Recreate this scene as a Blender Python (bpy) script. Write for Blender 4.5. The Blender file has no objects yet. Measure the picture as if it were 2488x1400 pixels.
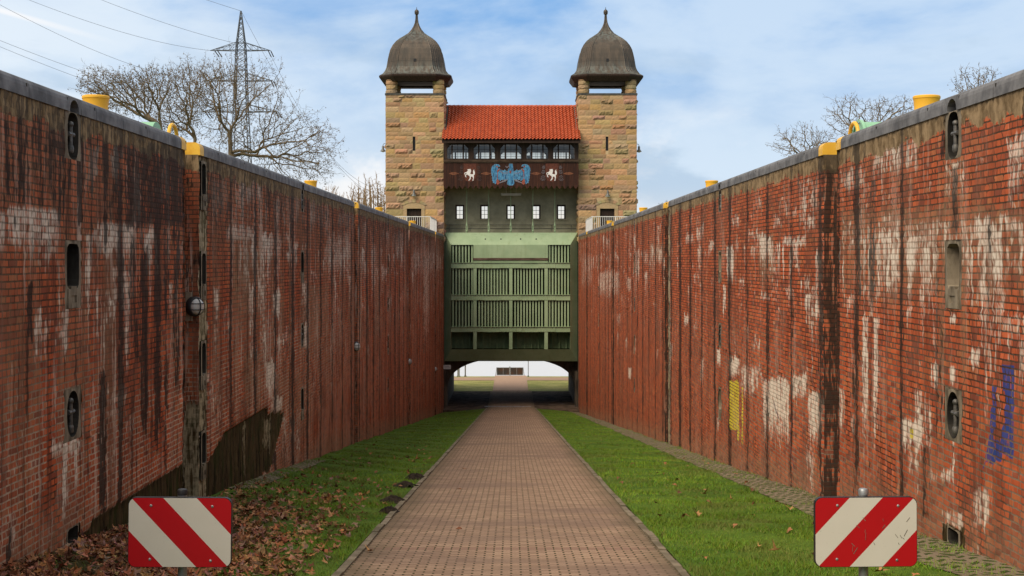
import bpy, bmesh, math, random
import numpy as np
from mathutils import Vector, Matrix
R = math.radians
SC = bpy.context.scene
COL = SC.collection
random.seed(7)
RNG = np.random.default_rng(11)

# ------------------------------------------------------------------ camera
F = 3500.0            # focal length in pixels of the 2488 px wide photograph
CX, CY, CZ = 1242.0, 631.0, 2.02
cam_d = bpy.data.cameras.new('camera')
cam_d.sensor_width = 36.0
cam_d.lens = 36.0 * F / 2488.0
cam_d.shift_x = (1244.0 - CX) / 2488.0
cam_d.shift_y = (CY - 700.0) / 2488.0
cam_d.clip_start = 0.1
cam_d.clip_end = 6000
cam = bpy.data.objects.new('camera', cam_d)
cam.location = (0, 0, CZ)
cam.rotation_euler = (R(90), 0, 0)
COL.objects.link(cam)
SC.camera = cam

# ------------------------------------------------------------------ sky, sun, exposure
SUN_EL, SUN_AZ = 46.0, 224.0      # azimuth clockwise from +Y
w = bpy.data.worlds.new('World'); SC.world = w; w.use_nodes = True
nt = w.node_tree; nt.nodes.clear()
def WN(t, **k):
    n = nt.nodes.new(t)
    for a, b in k.items(): setattr(n, a, b)
    return n
def wl(a, b): nt.links.new(a, b)
def wmath(op, a, b=None, clamp=False):
    n = WN('ShaderNodeMath', operation=op, use_clamp=clamp)
    for i, v in enumerate((a, b)):
        if v is None: continue
        if isinstance(v, (int, float)): n.inputs[i].default_value = v
        else: wl(v, n.inputs[i])
    return n.outputs[0]
def wramp(v, a, b, smooth=True):
    n = WN('ShaderNodeMapRange', interpolation_type='SMOOTHSTEP' if smooth else 'LINEAR')
    wl(v, n.inputs[0]); n.inputs[1].default_value = a; n.inputs[2].default_value = b
    return n.outputs[0]
def wmix(f, a, b):
    n = WN('ShaderNodeMix', data_type='RGBA')
    for i, v in ((0, f), (6, a), (7, b)):
        if isinstance(v, (int, float)): n.inputs[i].default_value = v
        elif isinstance(v, tuple): n.inputs[i].default_value = (*v, 1)
        else: wl(v, n.inputs[i])
    return n.outputs[2]
tc = WN('ShaderNodeTexCoord')
sky = WN('ShaderNodeTexSky', sky_type='NISHITA')
sky.sun_disc = False; sky.sun_elevation = R(SUN_EL); sky.sun_rotation = R(SUN_AZ)
sky.air_density = 1.0; sky.dust_density = 1.2; sky.ozone_density = 2.0
sep = WN('ShaderNodeSeparateXYZ'); wl(tc.outputs['Generated'], sep.inputs[0])
def wnoise(scale, sx, sy, sz, detail=6, rough=.55, dist=0.0, off=(0, 0, 0)):
    mp = WN('ShaderNodeMapping'); mp.inputs['Scale'].default_value = (sx, sy, sz)
    mp.inputs['Location'].default_value = off
    wl(tc.outputs['Generated'], mp.inputs[0])
    n = WN('ShaderNodeTexNoise'); n.inputs['Scale'].default_value = scale
    n.inputs['Detail'].default_value = detail; n.inputs['Roughness'].default_value = rough
    n.inputs['Distortion'].default_value = dist
    wl(mp.outputs[0], n.inputs[0]); return n.outputs[0]
def sc3(c, s): return tuple(x * s for x in c)
n1 = wnoise(3.2, 1, 1, 2.6, 7, .56, .4, (0.3, 0.1, 0.2))
n2 = wnoise(9.0, 1, 1, 2.0, 6, .6, .3, (1.3, 0.7, 0.2))
base = WN('ShaderNodeVectorMath', operation='SCALE'); wl(sky.outputs[0], base.inputs[0]); base.inputs[3].default_value = 0.10
el = sep.outputs[2]
# thin blue veil, high cloud sheet, then low bright cumulus near the horizon
veil = wmix(wramp(el, 0.0, 0.19), (0.74, 0.84, 0.93), (0.17, 0.42, 0.83))
c0 = wmix(0.86, base.outputs[0], veil)
sheet = wramp(n1, 0.40, 0.60)
c1 = wmix(wmath('MULTIPLY', sheet, 0.78), c0, (0.68, 0.81, 0.95))
# brighter towards the left of the view
leftb = wramp(sep.outputs[0], 0.02, -0.42)
c2 = wmix(wmath('MULTIPLY', wmath('MULTIPLY', leftb, wramp(n2, 0.3, 0.6)), 0.75), c1, (0.85, 0.92, 0.98))
low = wmath('MULTIPLY', wramp(n2, 0.47, 0.60), wramp(el, 0.125, 0.05))
c3 = wmix(wmath('MULTIPLY', low, 0.8), c2, (0.93, 0.95, 0.98))
n3 = wnoise(7.0, 1, 1, 3.4, 5, .55, .3, (4.3, 2.7, 1.2))
greyc = wmath('MULTIPLY', wramp(n3, 0.50, 0.64), wramp(el, 0.19, 0.09))
c4 = wmix(wmath('MULTIPLY', greyc, 0.5), c3, (0.36, 0.51, 0.69))
# warm glow low behind the trees on the left
hz = wmath('MULTIPLY', wramp(el, 0.085, 0.02), wramp(sep.outputs[0], 0.0, -0.14))
c5 = wmix(wmath('MULTIPLY', hz, 0.55), c4, (1.0, 0.94, 0.87))
# a condensation trail
def pdir(X, Y):
    v = Vector(((X - CX) / F, 1.0, (CY - Y) / F)); v.normalize(); return v
d1, d2 = pdir(-60, 8), pdir(330, 118)
nrm = d1.cross(d2).normalized()
dt = WN('ShaderNodeVectorMath', operation='DOT_PRODUCT'); wl(tc.outputs['Generated'], dt.inputs[0]); dt.inputs[1].default_value = nrm
tr = wramp(wmath('ABSOLUTE', dt.outputs['Value']), 0.0028, 0.0004)
tr = wmath('MULTIPLY', tr, wramp(sep.outputs[0], d2.x, d2.x - 0.09))
c6 = wmix(wmath('MULTIPLY', tr, 0.85), c5, (0.97, 0.97, 0.98))
warmh = wramp(el, 0.055, 0.0)
c6 = wmix(wmath('MULTIPLY', warmh, 0.85), c6, (1.0, 0.93, 0.84))
c6 = wmix(wmath('MULTIPLY', wramp(el, 0.20, 0.42), 0.85), c6, (0.80, 0.78, 0.76))     # unseen overhead sky whitened to make the fill light less blue
bg = WN('ShaderNodeBackground'); wl(c6, bg.inputs[0]); bg.inputs[1].default_value = 0.39
out = WN('ShaderNodeOutputWorld'); wl(bg.outputs[0], out.inputs[0])

sun_d = bpy.data.lights.new('sun', 'SUN'); sun_d.energy = 1.5; sun_d.angle = R(40); sun_d.color = (1.0, .87, .70)
sun = bpy.data.objects.new('sun', sun_d)
sv = Vector((math.sin(R(SUN_AZ)) * math.cos(R(SUN_EL)), math.cos(R(SUN_AZ)) * math.cos(R(SUN_EL)), math.sin(R(SUN_EL))))
sun.rotation_euler = (-sv).to_track_quat('-Z', 'Y').to_euler()
sun.location = sv * 60
COL.objects.link(sun)
SC.view_settings.view_transform = 'Standard'
SC.view_settings.look = 'None'
SC.view_settings.exposure = 1.38
SC.view_settings.gamma = 1.0
SC.view_settings.use_curve_mapping = False
SC.cycles.max_bounces = 7
SC.cycles.transparent_max_bounces = 12
SC.cycles.use_denoising = True

# ------------------------------------------------------------------ helpers
def px(X, Y, d):            # photograph pixel at distance d -> world point
    return Vector(((X - CX) * d / F, d, CZ + (CY - Y) * d / F))
def tag(o, label=None, cat=None, group=None, kind=None):
    if label: o['label'] = label
    if cat: o['category'] = cat
    if group: o['group'] = group
    if kind: o['kind'] = kind
    return o
def empty(name, loc, label, cat, group=None):
    o = bpy.data.objects.new(name, None); COL.objects.link(o)
    o.location = loc; o.empty_display_size = .2
    return tag(o, label, cat, group)
def origin(o):
    v = Vector((0, 0, 0))
    while o is not None:
        v += o.location; o = o.parent
    return v
def link(name, me, parent=None, loc=None):
    o = bpy.data.objects.new(name, me); COL.objects.link(o)
    if parent is not None: o.parent = parent
    if loc is not None: o.location = loc
    return o
def mesh_np(name, V, Fc, mat, parent=None, smooth=False, attrs=None, loc=None, mats=None, mi=None):
    """V (n,3) world points, Fc list/array of faces (quads or tris as lists)"""
    V = np.asarray(V, dtype=np.float32).reshape(-1, 3).copy()
    if parent is not None: V -= np.array(origin(parent), dtype=np.float32)
    if loc is not None: V -= np.array(loc, dtype=np.float32)
    me = bpy.data.meshes.new(name)
    if isinstance(Fc, np.ndarray):
        n, k = Fc.shape
        me.vertices.add(len(V)); me.vertices.foreach_set('co', V.ravel())
        me.loops.add(n * k); me.loops.foreach_set('vertex_index', Fc.astype(np.int32).ravel())
        me.polygons.add(n)
        me.polygons.foreach_set('loop_start', np.arange(0, n * k, k, dtype=np.int32))
        me.polygons.foreach_set('loop_total', np.full(n, k, dtype=np.int32))
        me.update(calc_edges=True)
    else:
        me.from_pydata(V.tolist(), [], Fc); me.update()
    for m in (mats or [mat]): me.materials.append(m)
    if mi is not None: me.polygons.foreach_set('material_index', np.asarray(mi, dtype=np.int32))
    if smooth: me.polygons.foreach_set('use_smooth', np.ones(len(me.polygons), dtype=bool))
    for an, arr in (attrs or {}).items():
        a = me.attributes.new(an, 'FLOAT_COLOR', 'POINT')
        arr = np.asarray(arr, dtype=np.float32)
        if arr.shape[1] == 3: arr = np.hstack([arr, np.ones((len(arr), 1), np.float32)])
        a.data.foreach_set('color', arr.ravel())
    return link(name, me, parent, loc)
class MB:
    def __init__(s): s.v = []; s.f = []; s.m = []
    def add(s, v, f, m=0):
        b = len(s.v); s.v += [tuple(p) for p in v]
        s.f += [[i + b for i in q] for q in f]; s.m += [m] * len(f); return s
    def box(s, x0, x1, y0, y1, z0, z1, m=0):
        v = [(x, y, z) for z in (z0, z1) for y in (y0, y1) for x in (x0, x1)]
        return s.add(v, [(0, 2, 3, 1), (4, 5, 7, 6), (0, 1, 5, 4), (2, 6, 7, 3), (0, 4, 6, 2), (1, 3, 7, 5)], m)
    def bar(s, a, b, wd, h=None, m=0):
        a = Vector(a); b = Vector(b); d = (b - a).normalized(); h = h or wd
        up = Vector((0, 0, 1)) if abs(d.z) < .95 else Vector((0, 1, 0))
        r = d.cross(up).normalized() * wd / 2; u = r.cross(d).normalized() * h / 2
        v = [p + q for p in (a, b) for q in (-r - u, r - u, r + u, -r + u)]
        return s.add(v, [(3, 2, 1, 0), (4, 5, 6, 7)] + [(i, (i + 1) % 4, (i + 1) % 4 + 4, i + 4) for i in range(4)], m)
    def tube(s, pts, rad, n=8, cap=True, m=0):
        pts = [Vector(p) for p in pts]; k = len(pts)
        if not hasattr(rad, '__len__'): rad = [rad] * k
        v = []; f = []; ref = None
        for i, p in enumerate(pts):
            d = (pts[min(i + 1, k - 1)] - pts[max(i - 1, 0)]).normalized()
            if ref is None: ref = Vector((0, 0, 1)) if abs(d.z) < .9 else Vector((1, 0, 0))
            a = (ref - d * ref.dot(d)).normalized(); ref = a; b = d.cross(a)
            v += [p + (a * math.cos(t) + b * math.sin(t)) * rad[i] for t in (2 * math.pi * j / n for j in range(n))]
        for i in range(k - 1):
            f += [(i * n + j, i * n + (j + 1) % n, (i + 1) * n + (j + 1) % n, (i + 1) * n + j) for j in range(n)]
        if cap: f += [tuple(range(n))[::-1], tuple(range((k - 1) * n, k * n))]
        return s.add(v, f, m)
    def lathe(s, c, prof, n=20, axis=(0, 0, 1), cap=True, m=0):
        ax = Vector(axis).normalized(); r = Vector((1, 0, 0)) if abs(ax.x) < .8 else Vector((0, 1, 0))
        a = (r - ax * r.dot(ax)).normalized(); b = ax.cross(a); c = Vector(c); v = []; f = []
        for (rr, h) in prof:
            v += [c + ax * h + (a * math.cos(t) + b * math.sin(t)) * rr for t in (2 * math.pi * j / n for j in range(n))]
        for i in range(len(prof) - 1):
            f += [(i * n + j, i * n + (j + 1) % n, (i + 1) * n + (j + 1) % n, (i + 1) * n + j) for j in range(n)]
        if cap: f += [tuple(range(n))[::-1], tuple(range((len(prof) - 1) * n, len(prof) * n))]
        return s.add(v, f, m)
    def prism(s, pts, y0, y1, m=0):     # polygon in x,z pushed from y0 to y1
        n = len(pts)
        v = [(p[0], y0, p[1]) for p in pts] + [(p[0], y1, p[1]) for p in pts]
        return s.add(v, [tuple(range(n)), tuple(range(n, 2 * n))[::-1]] + [(i, i + n, (i + 1) % n + n, (i + 1) % n) for i in range(n)], m)
    def ball(s, c, r, n=8, k=5, m=0):
        return s.lathe(c, [(max(r * math.sin(math.pi * i / k), r * .02), -r * math.cos(math.pi * i / k)) for i in range(k + 1)], n, m=m)
    def build(s, name, mat, parent=None, smooth=False, loc=None, bevel=0, attrs=None):
        mats = mat if isinstance(mat, list) else [mat]
        o = mesh_np(name, s.v, s.f, None, parent, smooth, attrs, loc, mats, s.m)
        if bevel:
            b = o.modifiers.new('bevel', 'BEVEL'); b.width = bevel; b.segments = 2; b.limit_method = 'ANGLE'
        if smooth:
            try: o.data.set_sharp_from_angle(angle=R(40))
            except Exception: pass
        return o
def copy_tree(o, parent=None):
    c = o.copy(); COL.objects.link(c); c.parent = parent
    for ch in list(o.children): copy_tree(ch, c)
    return c

# ------------------------------------------------------------------ materials
class M:
    def __init__(s, name, rough=.8, metal=0.0, spec=.3):
        s.m = bpy.data.materials.new(name); s.m.use_nodes = True
        s.t = s.m.node_tree; s.b = s.t.nodes['Principled BSDF']
        s.b.inputs['Roughness'].default_value = rough; s.b.inputs['Metallic'].default_value = metal
        s.b.inputs['Specular IOR Level'].default_value = spec
    def n(s, t, **k):
        n = s.t.nodes.new(t)
        for a, b in k.items(): setattr(n, a, b)
        return n
    def put(s, v, sock):
        if isinstance(v, (int, float)): sock.default_value = v
        elif isinstance(v, tuple): sock.default_value = (*v, 1) if len(sock.default_value) == 4 and len(v) == 3 else v
        else: s.t.links.new(v, sock)
    def pos(s): return s.n('ShaderNodeNewGeometry').outputs['Position']
    def mapping(s, v, sc=(1, 1, 1), loc=(0, 0, 0), rot=(0, 0, 0)):
        n = s.n('ShaderNodeMapping'); s.put(v, n.inputs[0]); n.inputs['Scale'].default_value = sc
        n.inputs['Location'].default_value = loc; n.inputs['Rotation'].default_value = rot; return n.outputs[0]
    def noise(s, v, scale, detail=4, rough=.55, dist=0):
        n = s.n('ShaderNodeTexNoise'); s.put(v, n.inputs['Vector']); n.inputs['Scale'].default_value = scale
        n.inputs['Detail'].default_value = detail; n.inputs['Roughness'].default_value = rough; n.inputs['Distortion'].default_value = dist
        return n.outputs[0]
    def ramp(s, v, a, b, c=0.0, d=1.0):
        n = s.n('ShaderNodeMapRange', interpolation_type='SMOOTHSTEP'); s.put(v, n.inputs[0])
        for i, x in enumerate((a, b, c, d)): n.inputs[i + 1].default_value = x
        return n.outputs[0]
    def math(s, op, a, b=None, clamp=False):
        n = s.n('ShaderNodeMath', operation=op, use_clamp=clamp); s.put(a, n.inputs[0])
        if b is not None: s.put(b, n.inputs[1])
        return n.outputs[0]
    def mix(s, f, a, b, blend='MIX'):
        n = s.n('ShaderNodeMix', data_type='RGBA', blend_type=blend); s.put(f, n.inputs[0]); s.put(a, n.inputs[6]); s.put(b, n.inputs[7]); return n.outputs[2]
    def sep(s, v):
        n = s.n('ShaderNodeSeparateXYZ'); s.put(v, n.inputs[0]); return n.outputs
    def comb(s, x, y, z=0.0):
        n = s.n('ShaderNodeCombineXYZ'); s.put(x, n.inputs[0]); s.put(y, n.inputs[1]); s.put(z, n.inputs[2]); return n.outputs[0]
    def attr(s, name): return s.n('ShaderNodeAttribute', attribute_name=name).outputs['Color']
    def col(s, v): s.put(v, s.b.inputs['Base Color']); return s
    def bump(s, h, strength=.3, dist=.02):
        n = s.n('ShaderNodeBump'); n.inputs['Strength'].default_value = strength; n.inputs['Distance'].default_value = dist
        s.put(h, n.inputs['Height']); s.t.links.new(n.outputs[0], s.b.inputs['Normal']); return s
def mottled(name, a, b, scale=3, rough=.8, metal=0, spec=.3, bump=0, stretch=(1, 1, 1), lo=.35, hi=.65):
    m = M(name, rough, metal, spec); v = m.mapping(m.pos(), stretch)
    f = m.noise(v, scale, 6, .6); m.col(m.mix(m.ramp(f, lo, hi), a, b))
    if bump: m.bump(m.noise(m.pos(), scale * 6, 4), bump, .01)
    return m.m
# ---- brick of the lock walls: English bond laid in world coordinates, stains and groove shade from vertex attributes
def brick_material():
    m = M('wall_brick', .95, 0, .04)
    P = m.pos(); x, y, z = m.sep(P)
    wob = m.noise(P, 2.5, 2); wob2 = m.noise(m.mapping(P, (1, 1, 1), (9, 3, 5)), 9, 2)
    u = m.math('ADD', y, x)
    v = m.math('ADD', z, m.math('ADD', m.math('MULTIPLY', wob, .014), m.math('MULTIPLY', wob2, .008)))
    vec = m.comb(u, v)
    br = m.n('ShaderNodeTexBrick'); br.offset = .5; br.offset_frequency = 2; br.squash = .5; br.squash_frequency = 2
    m.put(vec, br.inputs['Vector'])
    m.put((.55, .122, .046), br.inputs['Color1']); m.put((.33, .064, .028), br.inputs['Color2'])
    mortn = m.noise(m.mapping(P, (1, 1, .6), (4, 1, 2)), 1.1, 4, .6)
    lowz = m.math('MULTIPLY', m.ramp(z, 1.6, -.4), m.ramp(y, 60, 24, .35, 1.0)); pale = m.math('MULTIPLY', m.math('MULTIPLY', lowz, m.ramp(x, 1, -1, .35, .95)), m.ramp(mortn, .36, .52))
    m.put(m.mix(pale, (.045, .030, .020), (.58, .45, .33)), br.inputs['Mortar'])
    br.inputs['Scale'].default_value = 1.0; br.inputs['Mortar Size'].default_value = .0100; br.inputs['Mortar Smooth'].default_value = .15
    br.inputs['Bias'].default_value = -.05; br.inputs['Brick Width'].default_value = .252; br.inputs['Row Height'].default_value = .0725
    fac = br.outputs['Fac']
    # single bricks burnt orange or purple
    b2 = m.n('ShaderNodeTexBrick'); b2.offset = .5; b2.offset_frequency = 2; b2.squash = .5; b2.squash_frequency = 2
    m.put(vec, b2.inputs['Vector']); m.put((0, 0, 0), b2.inputs['Color1']); m.put((1, 1, 1), b2.inputs['Color2']); m.put((.5, .5, .5), b2.inputs['Mortar'])
    b2.inputs['Scale'].default_value = 1.0; b2.inputs['Mortar Size'].default_value = .001; b2.inputs['Brick Width'].default_value = .252; b2.inputs['Row Height'].default_value = .0725
    rnd0 = m.sep(b2.outputs['Color'])[0]
    rnd = m.math('FRACT', m.math('MULTIPLY', rnd0, 7.31))
    notm = m.math('SUBTRACT', 1.0, fac)
    c = m.mix(m.math('MULTIPLY', m.ramp(rnd, .85, .90), m.math('MULTIPLY', notm, .8)), br.outputs['Color'], (.46, .15, .06))
    c = m.mix(m.math('MULTIPLY', m.ramp(rnd, .16, .10), m.math('MULTIPLY', notm, .65)), c, (.13, .05, .04))
    big = m.noise(m.mapping(P, (1, .5, .3)), .9, 5, .6)
    c = m.mix(m.ramp(big, .50, .72, 0, .55), c, (.15, .07, .045))
    band3 = m.noise(m.mapping(m.comb(u, v), (1, .035, 1), (2, 9, 4)), 3.4, 4, .7)
    c = m.mix(m.math('MULTIPLY', m.ramp(band3, .50, .64), m.ramp(x, 1, -1, .42, .72)), c, (.12, .042, .026))
    c = m.mix(m.math('MULTIPLY', m.ramp(band3, .44, .34), m.ramp(x, 1, -1, .10, .34)), c, (.33, .19, .145))
    # streaky fine noise, drawn out down the wall
    st = m.noise(m.mapping(m.comb(u, v), (1, .09, 1)), 9, 5, .65)
    st2 = m.noise(m.mapping(m.comb(u, v), (1, .16, 1), (3, 7, 1)), 22, 4, .6)
    fine = m.noise(P, 14, 4, .6)
    wn = m.n('ShaderNodeTexWhiteNoise', noise_dimensions='2D'); m.put(m.comb(m.math('FLOOR', m.math('DIVIDE', m.math('SUBTRACT', y, 22.1), 8.03)), m.math('SIGN', x)), wn.inputs['Vector'])
    c = m.mix(m.math('MULTIPLY', wn.outputs['Value'], .30), c, (.24, .07, .036))
    foot = m.noise(m.mapping(P, (1, .6, .6), (2, 2, 2)), 1.4, 4, .6); c = m.mix(m.math('MULTIPLY', m.ramp(foot, .52, .66), .45), c, (.16, .075, .05))
    st4 = m.noise(m.mapping(m.comb(u, v), (1, .045, 1), (5, 3, 8)), 8.5, 5, .7); msk = m.noise(m.mapping(m.comb(u, v), (1, .35, 1), (1, 6, 2)), .55, 3, .6)
    hz_ = m.ramp(z, -4.5, 1.5, .35, 1.0)
    lime = m.math('MULTIPLY', m.math('MULTIPLY', m.ramp(st4, .535, .61), m.ramp(msk, .44, .58)), m.math('MULTIPLY', hz_, m.ramp(x, 1, -1, .30, .80)))
    soot = m.math('MULTIPLY', m.math('MULTIPLY', m.ramp(st4, .455, .39), m.ramp(msk, .62, .44)), m.math('MULTIPLY', hz_, m.ramp(x, 1, -1, .40, .92)))
    A = m.sep(m.attr('stA')); B = m.sep(m.attr('stB'))
    tan = m.math('MULTIPLY', B[2], m.ramp(m.math('ADD', m.math('MULTIPLY', st, .6), m.math('MULTIPLY', fine, .4)), .25, .62))
    c = m.mix(m.math('MULTIPLY', tan, m.math('ADD', .52, m.math('MULTIPLY', rnd, .35))), c, (.25, .165, .10))
    c = m.mix(m.math('MULTIPLY', lime, .78), c, (.58, .46, .37)); c = m.mix(m.math('MULTIPLY', soot, .85), c, (.030, .020, .017))
    jag = m.math('ADD', m.math('MULTIPLY', st, .60), m.math('ADD', m.math('MULTIPLY', st2, .34), m.math('MULTIPLY', rnd, .06)))
    wh = m.ramp(m.math('ADD', A[0], m.math('MULTIPLY', m.math('SUBTRACT', jag, .5), 3.6)), .34, .86)
    wh = m.math('MULTIPLY', wh, m.ramp(A[0], .03, .2))
    c = m.mix(m.math('MULTIPLY', m.math('MULTIPLY', wh, .90), m.math('SUBTRACT', 1.0, m.math('MULTIPLY', fac, .45))), c, m.mix(fine, (.66, .55, .43), (.82, .75, .65)))
    dk = m.ramp(m.math('ADD', A[1], m.math('MULTIPLY', m.math('SUBTRACT', jag, .5), 4.6)), .34, .70)
    dk = m.math('MULTIPLY', dk, m.ramp(A[1], .03, .2))
    c = m.mix(m.math('MULTIPLY', dk, .90), c, m.mix(fine, (.018, .013, .011), (.042, .030, .024)))
    paint = m.ramp(m.noise(m.mapping(P, (1, 1, .5)), 9, 5, .65), .34, .46)
    for ch, cc in ((0, (.62, .50, .05)), (1, (.016, .06, .24))):
        f = m.math('MULTIPLY', m.ramp(B[ch], .45, .6), m.math('MULTIPLY', paint, m.math('SUBTRACT', 1.0, m.math('MULTIPLY', fac, .95))))
        c = m.mix(m.math('MULTIPLY', f, .9), c, cc)
    # concrete band under the coping and bare concrete where the facing is gone
    low = m.noise(P, 1.7, 4, .6)
    band = m.ramp(m.math('ADD', z, m.math('ADD', m.math('MULTIPLY', m.math('SUBTRACT', low, .5), .5), m.math('MULTIPLY', m.math('SUBTRACT', fine, .5), .2))), 3.46, 3.49)
    cm = m.noise(m.mapping(P, (1, 1, .5)), 6, 6, .65)
    bandc = m.mix(m.ramp(cm, .35, .65), (.12, .080, .042), (.31, .22, .125))
    bandc = m.mix(m.math('MULTIPLY', dk, .7), bandc, (.03, .025, .02))
    c = m.mix(band, c, bandc)
    conc = m.ramp(m.math('ADD', A[2], m.math('MULTIPLY', m.math('SUBTRACT', fine, .5), 1.3)), .30, .75)
    strk = m.noise(m.mapping(m.comb(u, v), (1, .12, 1)), 7, 6, .7)
    cc = m.mix(m.ramp(strk, .35, .62), (.012, .008, .004), (.085, .056, .026))
    cc = m.mix(m.ramp(m.noise(m.mapping(P, (1, 1, .4)), 3, 6, .65), .48, .64, 0, .8), cc, (.028, .034, .008))
    c = m.mix(conc, c, m.mix(m.math('MULTIPLY', wh, m.ramp(fine, .3, .6, .55, 1)), cc, (.40, .33, .215)))
    m.col(c)
    smooth = m.math('MAXIMUM', band, conc)
    h = m.math('ADD', m.math('MULTIPLY', m.math('SUBTRACT', 1.0, smooth), m.math('MULTIPLY', notm, 1.0)), m.math('ADD', m.math('MULTIPLY', fine, .5), m.math('MULTIPLY', rnd, .35)))
    m.bump(h, .55, .012)
    m.put(m.ramp(dk, 0, 1, .95, .75), m.b.inputs['Roughness'])
    return m.m
MAT = {}
MAT['brick'] = brick_material()
MAT['coping'] = mottled('coping_granite', (.075, .074, .076), (.19, .187, .188), 3.5, .7, 0, .25, .25, lo=.3, hi=.7)
MAT['niche'] = mottled('niche_concrete', (.085, .066, .043), (.25, .205, .145), 5, .85, 0, .2, .3, (1, 1, .45))
MAT['niche_dark'] = mottled('dark_concrete', (.012, .011, .009), (.045, .04, .032), 5, .8, 0, .2, .3, (1, 1, .4))  # near-black concrete for niche insides, step holes and drip holes
MAT['iron'] = mottled('old_iron', (.07, .068, .062), (.15, .14, .125), 14, .55, .5, .4, .2)
MAT['yellow'] = mottled('yellow_paint', (.70, .37, .025), (.80, .48, .05), 5, .5, 0, .4, .08)
MAT['black'] = mottled('black_rubber', (.012, .012, .013), (.022, .022, .024), 9, .5, 0, .35)

GZ = -0.0843
def ramp_z(y): return GZ * min(y, 107.0)
def verge_z(x, y):
    t = np.clip((np.abs(x) - 1.87) / 3.13, 0, 1.15)
    k = np.clip((np.asarray(y) - 14) / 93, -.3, 1.0)
    return GZ * np.minimum(y, 107.0) + t * (.17 - .47 * k)
GROOVES = [22.1, 46.0, 70.2, 94.5]
GW = .95
TOP = 3.90

def smooth01(a, lo, hi):
    t = np.clip((a - lo) / (hi - lo + 1e-9), 0, 1); return t * t * (3 - 2 * t)

def in_poly(X, Y, poly):
    ins = np.zeros(X.shape, bool); n = len(poly)
    for i in range(n):
        x1, y1 = poly[i]; x2, y2 = poly[(i + 1) % n]
        c = ((y1 > Y) != (y2 > Y)) & (X < (x2 - x1) * (Y - y1) / (y2 - y1 + 1e-9) + x1)
        ins ^= c
    return ins

# niches: (y centre, [(z0, z1, half width, kind)])
def niche_list(side):
    L = []
    def column(y, kinds): L.extend((y, z0, z1, hw, k) for (z0, z1, hw, k) in kinds)
    column(16.44 if side < 0 else 16.30, [(3.16, 3.70, .30, 'hook_top'), (1.46, 2.24, .31, 'slot'), (-.04, .56, .32, 'hook'), (-1.22, -1.02, .24, 'hole')])
    for y, n in ((34.5, 6), (58.5, 7), (82.5, 8)):
        ks = [(3.16, 3.70, .26, 'hook_top')]
        for i in range(n - 1):
            zc = 1.85 - 1.64 * i
            if zc - .5 > -GZ * -1 * y + .3 or True:
                if zc - .55 > GZ * y + .4:
                    ks.append((zc - .39, zc + .39, .26, 'slot') if i % 2 == 0 else (zc - .3, zc + .3, .26, 'hook'))
        column(y, ks)
    gy = 23.45 if side < 0 else 45.6
    for i in range(5):
        zt = 3.62 - 1.46 * i
        if zt - .9 > GZ * gy + .2: L.append((gy, zt - .80, zt, .2, 'slot'))
    return L

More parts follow.
